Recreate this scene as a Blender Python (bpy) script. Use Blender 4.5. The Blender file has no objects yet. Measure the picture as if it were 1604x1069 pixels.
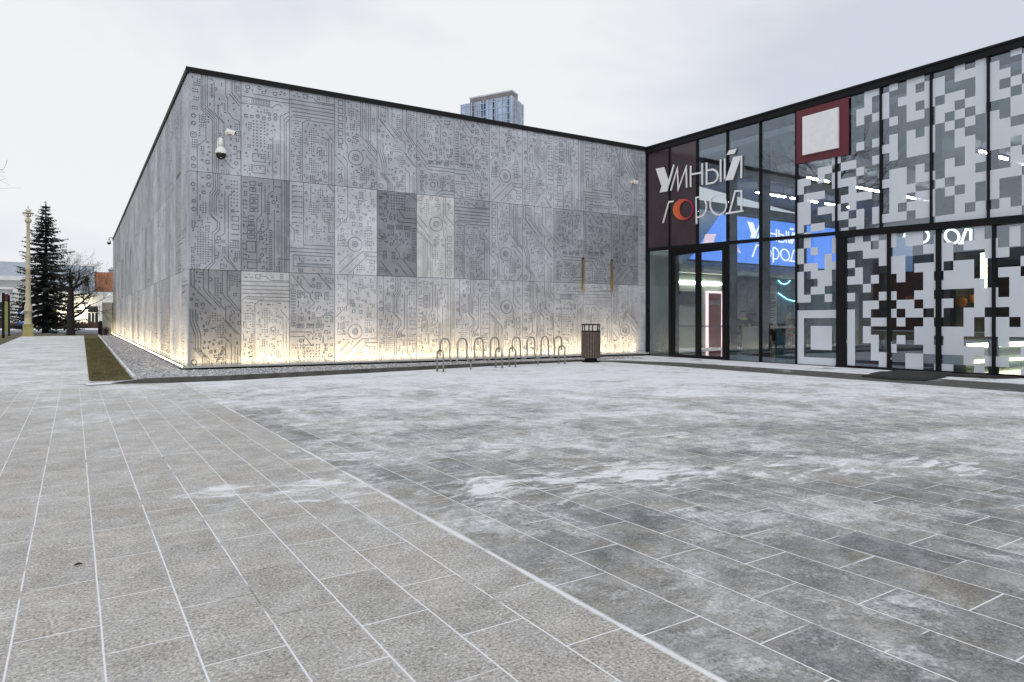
import bpy, bmesh, math, random
import numpy as np
from mathutils import Vector, Matrix
S = bpy.context.scene
COL = S.collection
R = math.radians
PI = math.pi

# ------------------------------------------------------------------ camera, sky, sun, exposure
cam_d = bpy.data.cameras.new('camera')
cam = bpy.data.objects.new('camera', cam_d); COL.objects.link(cam)
YAW = math.atan((802 - 115) / 1060.0)
cam.location = (0, 0, 1.2)
cam.rotation_euler = (PI / 2, 0, -YAW)
cam_d.sensor_width = 36; cam_d.lens = 36 * 1060 / 1604
cam_d.shift_y = -29.5 / 1604
cam_d.clip_start = 0.05; cam_d.clip_end = 3000
S.camera = cam
S.view_settings.view_transform = 'Standard'; S.view_settings.look = 'None'
S.view_settings.gamma = 1; S.view_settings.exposure = 0.0
S.cycles.max_bounces = 8; S.cycles.transparent_max_bounces = 16; S.cycles.glossy_bounces = 4
S.cycles.caustics_reflective = False; S.cycles.caustics_refractive = False
S.cycles.use_denoising = True
S.cycles.sample_clamp_indirect = 4

SUN_EL, SUN_AZ = R(42), R(215)      # azimuth measured clockwise from +Y
w = bpy.data.worlds.new('World'); S.world = w; w.use_nodes = True
nt = w.node_tree; nt.nodes.clear()
def wn(t, **k):
    n = nt.nodes.new(t)
    for a, b in k.items(): setattr(n, a, b)
    return n
sky = wn('ShaderNodeTexSky', sky_type='NISHITA', sun_disc=False, sun_elevation=SUN_EL, sun_rotation=SUN_AZ)
skb = wn('ShaderNodeMix', data_type='RGBA', blend_type='MULTIPLY'); skb.inputs[0].default_value = 1
skb.inputs[7].default_value = (0.1, 0.1, 0.1, 1)
nt.links.new(sky.outputs[0], skb.inputs[6])
tc = wn('ShaderNodeTexCoord'); mp = wn('ShaderNodeMapping'); mp.inputs['Scale'].default_value = (1.0, 1.0, 2.2)
nz = wn('ShaderNodeTexNoise'); nz.inputs['Scale'].default_value = 1.6; nz.inputs['Detail'].default_value = 5; nz.inputs['Roughness'].default_value = 0.5
nz.inputs['Distortion'].default_value = 0.3
cr = wn('ShaderNodeValToRGB')
cr.color_ramp.elements[0].position = 0.38; cr.color_ramp.elements[0].color = (0.67, 0.715, 0.80, 1)
cr.color_ramp.elements[1].position = 0.60; cr.color_ramp.elements[1].color = (0.93, 0.935, 0.95, 1)
mx = wn('ShaderNodeMix', data_type='RGBA'); mx.inputs[0].default_value = 0.92
bg = wn('ShaderNodeBackground'); out = wn('ShaderNodeOutputWorld')
nt.links.new(tc.outputs['Generated'], mp.inputs['Vector']); nt.links.new(mp.outputs[0], nz.inputs['Vector'])
nt.links.new(nz.outputs['Fac'], cr.inputs[0])
nt.links.new(skb.outputs[2], mx.inputs[6]); nt.links.new(cr.outputs[0], mx.inputs[7])
nt.links.new(mx.outputs[2], bg.inputs['Color']); bg.inputs['Strength'].default_value = 1.0
nt.links.new(bg.outputs[0], out.inputs[0])

sun_d = bpy.data.lights.new('sun', 'SUN'); sun_d.energy = 1.0; sun_d.angle = R(50); sun_d.color = (1, 0.97, 0.93)
sun = bpy.data.objects.new('sun', sun_d); COL.objects.link(sun)
sd = Vector((math.sin(SUN_AZ) * math.cos(SUN_EL), math.cos(SUN_AZ) * math.cos(SUN_EL), math.sin(SUN_EL)))
sun.rotation_euler = (-sd).to_track_quat('-Z', 'Y').to_euler()

# ------------------------------------------------------------------ materials
class NT:
    """small wrapper for building node trees"""
    def __init__(s, name):
        s.m = bpy.data.materials.new(name); s.m.use_nodes = True
        s.t = s.m.node_tree; s.b = s.t.nodes['Principled BSDF']; s.o = s.t.nodes['Material Output']
    def n(s, t, **k):
        x = s.t.nodes.new(t)
        for a, b in k.items(): setattr(x, a, b)
        return x
    def l(s, a, b): s.t.links.new(a, b)
    def put(s, sock, v):
        if isinstance(v, (int, float, tuple)): sock.default_value = v
        else: s.l(v, sock)
    def math(s, op, a, b=0.0, c=None, clamp=False):
        x = s.n('ShaderNodeMath', operation=op); x.use_clamp = clamp
        s.put(x.inputs[0], a); s.put(x.inputs[1], b)
        if c is not None: s.put(x.inputs[2], c)
        return x.outputs[0]
    def mr(s, v, a, b, c=0.0, d=1.0, smooth=False):
        x = s.n('ShaderNodeMapRange', interpolation_type='SMOOTHSTEP' if smooth else 'LINEAR')
        for i, q in enumerate((v, a, b, c, d)): s.put(x.inputs[i], q)
        return x.outputs[0]
    def mix(s, f, a, b, blend='MIX'):
        x = s.n('ShaderNodeMix', data_type='RGBA', blend_type=blend)
        s.put(x.inputs[0], f); s.put(x.inputs[6], a); s.put(x.inputs[7], b)
        return x.outputs[2]
    def noise(s, vec, scale, detail=4, rough=0.5, dist=0.0):
        x = s.n('ShaderNodeTexNoise')
        x.inputs['Scale'].default_value = scale; x.inputs['Detail'].default_value = detail
        x.inputs['Roughness'].default_value = rough; x.inputs['Distortion'].default_value = dist
        if vec is not None: s.l(vec, x.inputs['Vector'])
        return x.outputs['Fac']
    def bump(s, h, strength=0.3, dist=0.01):
        x = s.n('ShaderNodeBump'); x.inputs['Strength'].default_value = strength; x.inputs['Distance'].default_value = dist
        s.l(h, x.inputs['Height']); s.l(x.outputs[0], s.b.inputs['Normal'])
    def obj(s): return s.n('ShaderNodeTexCoord').outputs['Object']

def c4(c): return (c[0], c[1], c[2], 1.0)
def mat(name, col, rough=0.6, metal=0.0, var=0.12, scale=6.0, bump=0.0, spec=0.5):
    """plain surface with a little procedural mottling"""
    k = NT(name); v = k.obj()
    f = k.noise(v, scale, 5, 0.6)
    g = k.mr(f, 0.3, 0.7, 1 - var, 1 + var)
    x = k.n('ShaderNodeMix', data_type='RGBA', blend_type='MULTIPLY'); x.inputs[0].default_value = 1
    x.inputs[6].default_value = c4(col); k.l(g, x.inputs[7])
    k.l(x.outputs[2], k.b.inputs['Base Color'])
    k.b.inputs['Roughness'].default_value = rough; k.b.inputs['Metallic'].default_value = metal
    k.b.inputs['Specular IOR Level'].default_value = spec
    if bump: k.bump(k.noise(v, scale * 6, 4, 0.6), bump, 0.01)
    return k.m
def emit(name, col, strength, base=(0.8, 0.8, 0.8)):
    k = NT(name); k.b.inputs['Base Color'].default_value = c4(base)
    k.b.inputs['Emission Color'].default_value = c4(col); k.b.inputs['Emission Strength'].default_value = strength
    return k.m

M = {}
M['black'] = mat('black_metal', (0.008, 0.008, 0.010), 0.55, 0.0, 0.2, 3, spec=0.18)
M['dark_fin'] = mat('dark_fin_metal', (0.035, 0.037, 0.045), 0.45, 0.0, 0.15, 3)
M['white_paint'] = mat('white_paint', (0.78, 0.79, 0.80), 0.45, 0, 0.04, 8)
M['letter_white'] = mat('letter_white', (0.80, 0.81, 0.83), 0.5, 0, 0.02, 8)
M['film'] = mat('white_film', (0.68, 0.72, 0.78), 0.35, 0, 0.03, 2)
_fm = M['film'].node_tree; _p = _fm.nodes['Principled BSDF']; _o = _fm.nodes['Material Output']
_t = _fm.nodes.new('ShaderNodeBsdfTransparent'); _x = _fm.nodes.new('ShaderNodeMixShader'); _x.inputs[0].default_value = 0.08
_fm.links.new(_p.outputs[0], _x.inputs[1]); _fm.links.new(_t.outputs[0], _x.inputs[2]); _fm.links.new(_x.outputs[0], _o.inputs['Surface'])
M['brown'] = mat('brown_spandrel', (0.060, 0.042, 0.050), 0.16, 0, 0.15, 1.2)
M['maroon'] = mat('maroon_board', (0.115, 0.012, 0.022), 0.45, 0, 0.08, 3)
M['steel'] = mat('brushed_steel', (0.36, 0.34, 0.30), 0.33, 0.9, 0.1, 20)
M['brass'] = mat('brass', (0.115, 0.094, 0.040), 0.6, 0.1, 0.2, 8)
M['cam_black'] = mat('camera_black', (0.006, 0.006, 0.007), 0.15, 0, 0.1, 5)
M['cam_white'] = mat('camera_white', (0.74, 0.74, 0.72), 0.4, 0, 0.05, 8)
M['wood_slat'] = mat('bin_slat', (0.115, 0.088, 0.068), 0.6, 0, 0.3, 12)
M['cream'] = mat('cream_paint', (0.56, 0.50, 0.34), 0.5, 0, 0.12, 6)
M['ochre'] = mat('ochre_paint', (0.42, 0.36, 0.14), 0.55, 0, 0.12, 6)
M['stone'] = mat('pale_stone', (0.42, 0.42, 0.40), 0.7, 0, 0.12, 5)
M['kerb'] = mat('kerb_granite', (0.062, 0.060, 0.052), 0.45, 0, 0.5, 4, 0.3)
M['bark'] = mat('bark', (0.018, 0.015, 0.014), 0.85, 0, 0.35, 9, 0.4)
M['needle'] = mat('needles', (0.016, 0.022, 0.018), 0.7, 0, 0.5, 2.5)
M['hedge'] = mat('hedge', (0.055, 0.030, 0.022), 0.85, 0, 0.4, 5)
M['wall_white'] = mat('render_white', (0.66, 0.67, 0.66), 0.75, 0, 0.08, 0.8)
M['roof_orange'] = mat('roof_orange', (0.30, 0.125, 0.060), 0.6, 0, 0.15, 1.5)
M['roof_grey'] = mat('roof_grey', (0.33, 0.37, 0.43), 0.6, 0, 0.15, 1.2)
M['win_dark'] = mat('dark_window', (0.020, 0.026, 0.030), 0.1, 0, 0.3, 1.5)
M['blue_sign'] = mat('blue_sign', (0.010, 0.085, 0.30), 0.4, 0, 0.1, 1)
M['olive'] = mat('olive_panel', (0.33, 0.34, 0.12), 0.5, 0, 0.1, 3)
M['rubber'] = mat('rubber', (0.012, 0.011, 0.011), 0.75, 0, 0.6, 7, 0.8)
M['int_floor'] = mat('hall_floor', (0.05, 0.055, 0.055), 0.12, 0, 0.15, 1)
M['int_wall'] = mat('hall_wall', (0.40, 0.44, 0.38), 0.7, 0, 0.05, 1)
M['int_grey'] = mat('hall_grey', (0.15, 0.165, 0.16), 0.7, 0, 0.1, 1)
M['int_dark'] = mat('hall_dark', (0.045, 0.047, 0.05), 0.6, 0, 0.1, 1)
M['int_ceil'] = mat('hall_ceiling', (0.22, 0.24, 0.28), 0.7, 0, 0.1, 1)
M['int_brown'] = mat('hall_brown', (0.14, 0.065, 0.065), 0.6, 0, 0.1, 1)
M['red_door'] = mat('red_door', (0.30, 0.045, 0.04), 0.5, 0, 0.06, 2)
M['teal'] = mat('teal_wall', (0.018, 0.16, 0.24), 0.5, 0, 0.15, 1)
M['table_white'] = mat('table_white', (0.62, 0.66, 0.60), 0.5, 0, 0.04, 2)
M['red_seat'] = mat('red_seat', (0.45, 0.03, 0.05), 0.5, 0, 0.1, 8)
M['orange'] = mat('orange_lamp_shade', (0.6, 0.18, 0.02), 0.5, 0, 0.1, 8)
M['skin'] = mat('skin', (0.50, 0.30, 0.22), 0.5, 0, 0.06, 20)
M['hair'] = mat('dark_hair', (0.022, 0.022, 0.018), 0.5, 0, 0.3, 30)
M['hoodie'] = mat('grey_hoodie', (0.36, 0.36, 0.39), 0.85, 0, 0.1, 12)
M['navy'] = mat('dark_jacket', (0.028, 0.028, 0.036), 0.85, 0, 0.15, 12)
M['neon_green'] = mat('neon_green_cloth', (0.38, 0.75, 0.05), 0.7, 0, 0.05, 12)
M['trousers'] = mat('dark_trousers', (0.03, 0.03, 0.04), 0.85, 0, 0.15, 12)
M['gap'] = mat('wall_backing', (0.03, 0.03, 0.033), 0.8, 0, 0.1, 2)
M['tube'] = emit('lit_tube', (1.0, 0.96, 0.86), 62)
M['wall_tube'] = emit('wall_tube', (0.98, 1.0, 0.86), 17)
M['led'] = emit('led_strip', (1.0, 0.80, 0.50), 14)
M['screen'] = emit('screen_blue', (0.11, 0.30, 0.98), 1.35, (0.02, 0.03, 0.06))
M['screen_white'] = emit('screen_white', (0.9, 0.93, 1.0), 1.3)
M['screen_pink'] = emit('screen_pink', (0.85, 0.55, 0.75), 0.9)
M['neon_white'] = emit('neon_white', (0.85, 1.0, 0.9), 2.0)
M['neon_pink'] = emit('neon_pink', (1.0, 0.62, 0.66), 2.2)
M['neon_cyan'] = emit('neon_cyan', (0.35, 0.9, 1.0), 5)
M['lit_yellow'] = emit('lit_shelf', (0.95, 1.0, 0.62), 9)
M['lit_window'] = emit('lit_window', (1.0, 0.86, 0.50), 1.1)
M['led_marker'] = emit('wall_lamp_glow', (1.0, 0.85, 0.55), 3)

# cast concrete panel: each panel's own cast tone comes from the object's colour
k = NT('concrete_panel'); v = k.obj()
oi = k.n('ShaderNodeObjectInfo')
off = k.n('ShaderNodeVectorMath', operation='ADD'); sc_ = k.n('ShaderNodeVectorMath', operation='SCALE'); sc_.inputs['Scale'].default_value = 1.0
k.l(v, off.inputs[0]); k.l(oi.outputs['Location'], off.inputs[1])
n1 = k.noise(off.outputs[0], 1.1, 6, 0.62, 0.4); n2 = k.noise(off.outputs[0], 14, 5, 0.65)
stv = k.n('ShaderNodeMapping'); stv.inputs['Scale'].default_value = (6, 6, 0.5); k.l(off.outputs[0], stv.inputs['Vector'])
n3 = k.noise(stv.outputs[0], 1.0, 4, 0.6)
g = k.math('MULTIPLY', k.mr(n1, 0.34, 0.68, 0.74, 1.17), k.mr(n2, 0.3, 0.7, 0.90, 1.09))
g = k.math('MULTIPLY', g, k.mr(n3, 0.3, 0.7, 0.94, 1.06))
x = k.n('ShaderNodeMix', data_type='RGBA', blend_type='MULTIPLY'); x.inputs[0].default_value = 1
k.l(oi.outputs['Color'], x.inputs[6]); k.l(g, x.inputs[7])
k.l(x.outputs[2], k.b.inputs['Base Color']); k.b.inputs['Roughness'].default_value = 0.72
k.b.inputs['Specular IOR Level'].default_value = 0.35
k.bump(n2, 0.15, 0.004)
M['panel'] = k.m

def glass(name, tint, f0=0.135, gl=(0.80, 0.90, 1.0)):
    k = NT(name)
    tr = k.n('ShaderNodeBsdfTransparent'); tr.inputs[0].default_value = c4(tint)
    go = k.n('ShaderNodeBsdfGlossy'); go.inputs['Roughness'].default_value = 0.0; go.inputs['Color'].default_value = c4(gl)
    ge_ = k.n('ShaderNodeNewGeometry'); dt = k.n('ShaderNodeVectorMath', operation='DOT_PRODUCT')
    k.l(ge_.outputs['Incoming'], dt.inputs[0]); k.l(ge_.outputs['Normal'], dt.inputs[1])
    f = k.math('POWER', k.math('SUBTRACT', 1.0, k.math('ABSOLUTE', dt.outputs['Value'])), 5.0)
    f = k.math('MULTIPLY_ADD', f, 1 - f0, f0, clamp=True)
    ms = k.n('ShaderNodeMixShader'); k.l(f, ms.inputs[0]); k.l(tr.outputs[0], ms.inputs[1]); k.l(go.outputs[0], ms.inputs[2])
    k.l(ms.outputs[0], k.o.inputs['Surface'])
    return k.m
M['glass'] = glass('facade_glass', (0.86, 0.89, 0.90))
M['tower_glass'] = mat('tower_glass', (0.32, 0.41, 0.55), 0.12, 0.35, 0.35, 0.12)
M['tower_dark'] = mat('tower_dark_glass', (0.08, 0.12, 0.20), 0.12, 0.3, 0.25, 0.1)
M['tower_mull'] = mat('tower_mullion', (0.42, 0.45, 0.50), 0.5, 0, 0.2, 0.1)
M['tower_cap'] = mat('tower_cap', (0.17, 0.15, 0.155), 0.6, 0, 0.2, 0.2)

# ---- paving with blown snow
def paving(name, row, length, u_off, v_off, ca, cb, cs, lo0, warm, frost0, long_w):
    k = NT(name); v = k.obj()
    sp = k.n('ShaderNodeSeparateXYZ'); k.l(v, sp.inputs[0]); X, Y = sp.outputs[0], sp.outputs[1]
    wv = k.n('ShaderNodeCombineXYZ')
    jit = k.math('MULTIPLY', k.math('SUBTRACT', k.noise(v, 1.7, 3), 0.5), 0.006)
    k.l(k.math('ADD', Y, v_off), wv.inputs[0]); k.l(k.math('ADD', k.math('ADD', X, jit), u_off), wv.inputs[1])
    def brick(c1, c2, ms, smooth=0.1):
        b = k.n('ShaderNodeTexBrick'); b.offset = 0.5; b.offset_frequency = 2; b.squash = 1
        b.inputs['Color1'].default_value = c4(c1); b.inputs['Color2'].default_value = c4(c2)
        b.inputs['Mortar'].default_value = (0.5, 0.5, 0.5, 1)
        b.inputs['Scale'].default_value = 1; b.inputs['Mortar Size'].default_value = ms; b.inputs['Mortar Smooth'].default_value = smooth
        b.inputs['Brick Width'].default_value = length; b.inputs['Row Height'].default_value = row
        k.l(wv.outputs[0], b.inputs['Vector']); return b
    b = brick(ca, cb, 0.0042, 0.3)
    wide = brick((0, 0, 0), (0, 0, 0), 0.028, 1.0)
    # stone grain
    rb = brick((0, 0, 0), (1, 1, 1), 0.0001)
    ov = k.n('ShaderNodeVectorMath', operation='MULTIPLY_ADD'); k.l(rb.outputs['Color'], ov.inputs[0]); ov.inputs[1].default_value = (23, 37, 0); k.l(v, ov.inputs[2])
    sv = ov.outputs[0]
    grain = k.noise(sv, 84, 2, 0.6); grain2 = k.noise(sv, 38, 3, 0.6)
    blot = k.noise(sv, 3.4, 7, 0.72)
    gm = k.math('MULTIPLY', k.mr(grain, 0.32, 0.68, 1 - cs, 1 + cs), k.mr(grain2, 0.3, 0.7, 1 - cs * 0.4, 1 + cs * 0.4))
    spk = k.mr(k.noise(sv, 64, 1, 0.5), 0.60, 0.68, 1.0, 0.62)
    gm = k.math('MULTIPLY', gm, k.math('MULTIPLY', spk, k.mr(k.noise(sv, 71, 1, 0.5), 0.62, 0.70, 1.0, 1.30)))
    gm = k.math('MULTIPLY', gm, k.mr(blot, 0.32, 0.68, 0.76, 1.16))
    x = k.n('ShaderNodeMix', data_type='RGBA', blend_type='MULTIPLY'); x.inputs[0].default_value = 1
    k.l(b.outputs['Color'], x.inputs[6]); k.l(gm, x.inputs[7])
    base = k.mix(k.mr(k.noise(sv, 2.0, 5, 0.65), 0.46, 0.70, 0, 0.7), x.outputs[2], k.mix(1.0, c4(warm), gm, 'MULTIPLY'))
    stain = k.math('MULTIPLY', wide.outputs['Fac'], k.mr(k.noise(v, 4.5, 5, 0.7), 0.5, 0.68, 0.0, 0.3))
    base = k.mix(stain, base, (0.22, 0.155, 0.09, 1))
    # blown snow: thicker towards the building, wisps in front of it
    wp = k.n('ShaderNodeTexNoise'); wp.inputs['Scale'].default_value = 2.0; wp.inputs['Detail'].default_value = 5; k.l(v, wp.inputs['Vector'])
    wc = k.n('ShaderNodeVectorMath', operation='MULTIPLY_ADD'); k.l(wp.outputs['Color'], wc.inputs[0])
    wc.inputs[1].default_value = (0.5, 0.5, 0); k.l(v, wc.inputs[2])
    wv2 = wc.outputs[0]
    n1 = k.noise(wv2, 0.8, 8, 0.62, 0.5); n2 = k.noise(wv2, 4.2, 8, 0.7, 0.4); n3 = k.noise(v, 17, 5, 0.75)
    mm = k.math('ADD', k.math('MULTIPLY', n1, 0.40), k.math('ADD', k.math('MULTIPLY', n2, 0.38), k.math('MULTIPLY', n3, 0.22)))
    mm = k.math('ADD', mm, k.math('MULTIPLY_ADD', k.noise(v, 46, 4, 0.75), 0.30, -0.15))
    mm = k.math('MULTIPLY_ADD', mm, 2.1, -0.55)
    dist = k.math('ADD', k.math('MULTIPLY', X, 0.544), k.math('MULTIPLY', Y, 0.839))
    lo = k.math('ADD', k.mr(dist, 2.4, 11.0, 0.42, 0.165), k.mr(dist, 10.5, 15.5, 0.0, -0.14))
    lo = k.math('ADD', lo, lo0)
    veil = k.mr(mm, lo, k.math('ADD', lo, 0.54), 0, 0.95, True)
    lc = k.math('ADD', k.mr(dist, 3.0, 12.0, 0.74, 0.44), lo0)
    crisp = k.mr(k.math('ADD', k.math('MULTIPLY', n2, 0.75), k.math('MULTIPLY', n1, 0.25)), k.math('MULTIPLY_ADD', lc, 0.55, 0.20), k.math('MULTIPLY_ADD', lc, 0.55, 0.34), 0, 0.85, True)
    drift = k.math('MAXIMUM', veil, crisp)
    blobs = None
    for (bx, by, br, bs) in SNOW_BLOBS:
        d = k.n('ShaderNodeVectorMath', operation='DISTANCE'); k.l(wv2, d.inputs[0]); d.inputs[1].default_value = (bx + 0.25, by + 0.25, 0)
        q = k.mr(d.outputs['Value'], 0.0, br * 1.7, bs, 0.0, True)
        blobs = q if blobs is None else k.math('MAXIMUM', blobs, q)
    mpn = k.n('ShaderNodeMapping'); mpn.inputs['Rotation'].default_value = (0, 0, R(33)); mpn.inputs['Scale'].default_value = (1.0, 2.6, 1); k.l(wv2, mpn.inputs['Vector'])
    n4 = k.noise(mpn.outputs[0], 2.6, 9, 0.72, 0.15)
    swirl = k.mr(k.math('ADD', k.math('MULTIPLY', blobs, 0.62), k.math('MULTIPLY_ADD', n4, 2.6, -1.3)), 0.14, 0.62, 0.0, 0.92, True)
    swirl = k.math('MULTIPLY', swirl, k.mr(blobs, 0.04, 0.22, 0.0, 1.0))
    drift = k.math('MAXIMUM', drift, swirl)
    fr = k.math('ADD', k.math('MULTIPLY', k.noise(v, 4.5, 9, 0.76), 0.72), k.math('MULTIPLY', k.noise(sv, 75, 3, 0.7), 0.28))
    frost = k.math('MULTIPLY', k.mr(fr, 0.45, 0.66, 0.0, 0.46), k.mr(dist, 1.5, 8, frost0, 1.0))
    joint = k.math('MULTIPLY', b.outputs['Fac'], k.mr(k.noise(v, 2.1, 4), 0.36, 0.48, 0.05, 0.92))
    edge = k.math('MULTIPLY', wide.outputs['Fac'], k.mr(k.noise(v, 1.4, 4), 0.5, 0.72, 0.0, 0.4))
    band = k.math('MULTIPLY', k.mr(k.math('ABSOLUTE', k.math('SUBTRACT', X, k.math('ADD', BX_ - 0.008, k.math('MULTIPLY', k.noise(v, 0.7, 2), 0.016)))), 0.004, k.mr(k.noise(v, 0.9, 4), 0.4, 0.65, 0.010, 0.042), 1.0, 0.0, True), k.mr(k.noise(v, 2.1, 5, 0.6), 0.36, 0.56, 0.3, 0.92))
    rowf = k.math('FRACT', k.math('DIVIDE', k.math('ADD', k.math('ADD', X, jit), u_off), row))
    rl = k.math('MULTIPLY', k.mr(k.math('MULTIPLY', k.math('ABSOLUTE', k.math('SUBTRACT', k.math('FRACT', k.math('ADD', rowf, 0.5)), 0.5)), row), long_w * 0.6, long_w, 1.0, 0.0), k.mr(k.noise(v, 2.4, 5, 0.6), 0.36, 0.47, 0.1, 0.92))
    band = k.math('MAXIMUM', band, rl)
    snow = k.math('MAXIMUM', k.math('MAXIMUM', k.math('MAXIMUM', drift, frost), k.math('MAXIMUM', joint, edge)), band)
    col = k.mix(k.math('MULTIPLY', b.outputs['Fac'], 0.85), base, (0.10, 0.085, 0.06, 1))
    col = k.mix(snow, col, (0.80, 0.81, 0.84, 1))
    k.l(col, k.b.inputs['Base Color'])
    k.b.inputs['Specular IOR Level'].default_value = 0.3
    k.l(k.mr(snow, 0, 1, 0.62, 0.9), k.b.inputs['Roughness'])
    h = k.math('ADD', k.math('MULTIPLY', grain, 0.25), k.math('MULTIPLY', snow, 0.9))
    h = k.math('SUBTRACT', h, k.math('MULTIPLY', b.outputs['Fac'], 0.5))
    k.bump(h, 0.35, 0.004)
    return k.m
BX_ = 1.82
SNOW_BLOBS = [(3.85, 3.98, 0.62, 0.80), (3.35, 4.10, 0.55, 0.75), (2.55, 4.15, 0.55, 0.72), (4.7, 3.6, 0.45, 0.62), (5.45, 3.2, 0.5, 0.62),
              (1.55, 4.85, 0.5, 0.62), (0.95, 5.0, 0.4, 0.55), (6.0, 2.8, 0.5, 0.62), (2.1, 5.9, .6, .5), (3.4, 5.6, .7, .55), (5.2, 5.2, .7, .5)]
M['pave_light'] = paving('granite_slabs', 0.288, 0.57, 288 - 0.092, 570 + 0.285, (0.365, 0.354, 0.332), (0.425, 0.412, 0.388), 0.46, 0.13, (0.39, 0.352, 0.295), 0.40, 0.0045)
M['pave_dark'] = paving('grey_slabs', 0.3265, 0.575, 326.5 - 1.82, 575 + 0.11, (0.125, 0.13, 0.136), (0.25, 0.242, 0.222), 0.40, 0.0, (0.25, 0.225, 0.18), 0.75, 0.0042)

k = NT('gravel'); v = k.obj()
vo = k.n('ShaderNodeTexVoronoi'); vo.inputs['Scale'].default_value = 17; k.l(v, vo.inputs['Vector'])
gcol = k.n('ShaderNodeSeparateColor'); k.l(vo.outputs['Color'], gcol.inputs[0])
g = k.mix(k.mr(gcol.outputs[0], 0, 1, 0, 1), (0.12, 0.12, 0.125, 1), (0.62, 0.63, 0.65, 1))
g = k.mix(k.mr(k.noise(v, 2.2, 7, 0.7), 0.42, 0.66, 0.05, 0.65), g, (0.76, 0.78, 0.82, 1))
g = k.mix(k.mr(k.noise(v, 9, 6, 0.75), 0.63, 0.74, 0, 0.8), g, (0.09, 0.08, 0.07, 1))
k.l(g, k.b.inputs['Base Color']); k.b.inputs['Roughness'].default_value = 0.85
k.bump(vo.outputs['Distance'], 1.0, 0.03)
M['gravel'] = k.m

k = NT('turf'); v = k.obj()
g = k.mix(k.mr(k.noise(v, 5, 6, 0.65), 0.35, 0.65), (0.075, 0.066, 0.026, 1), (0.16, 0.135, 0.065, 1))
sp = k.n('ShaderNodeSeparateXYZ'); k.l(v, sp.inputs[0])
near = k.mr(sp.outputs[1], 15.2, 18.6, 0.27, 0.0)
sn = k.mr(k.math('ADD', k.noise(v, 2.4, 7, 0.7), near), 0.66, 0.72)
g = k.mix(sn, g, (0.76, 0.78, 0.82, 1))
k.l(g, k.b.inputs['Base Color']); k.b.inputs['Roughness'].default_value = 0.9; k.bump(k.noise(v, 40, 4, 0.7), 0.8, 0.03)
M['turf'] = k.m
M['blade'] = mat('grass_blade', (0.15, 0.13, 0.055), 0.8, 0, 0.5, 3)

def snowy(name, base, amt, scale):
    k = NT(name); v = k.obj()
    g = k.mix(k.mr(k.noise(v, scale * 6, 5, 0.7), 0.3, 0.7), c4([q * 0.8 for q in base]), c4([q * 1.2 for q in base]))
    g = k.mix(k.mr(k.noise(v, scale, 8, 0.68, 0.6), 0.62 - amt * 0.4, 0.76 - amt * 0.4), g, (0.77, 0.79, 0.83, 1))
    k.l(g, k.b.inputs['Base Color']); k.b.inputs['Roughness'].default_value = 0.85
    k.bump(k.noise(v, scale * 20, 5, 0.7), 0.4, 0.01)
    return k.m
M['asphalt'] = snowy('asphalt', (0.075, 0.076, 0.074), 0.06, 1.4)
M['street'] = snowy('street_asphalt', (0.13, 0.135, 0.15), 0.22, 0.5)
M['snow_verge'] = snowy('snowy_verge', (0.20, 0.20, 0.20), 0.72, 1.3)
M['ground'] = snowy('snowy_ground', (0.16, 0.16, 0.15), 0.7, 0.25)

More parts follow.
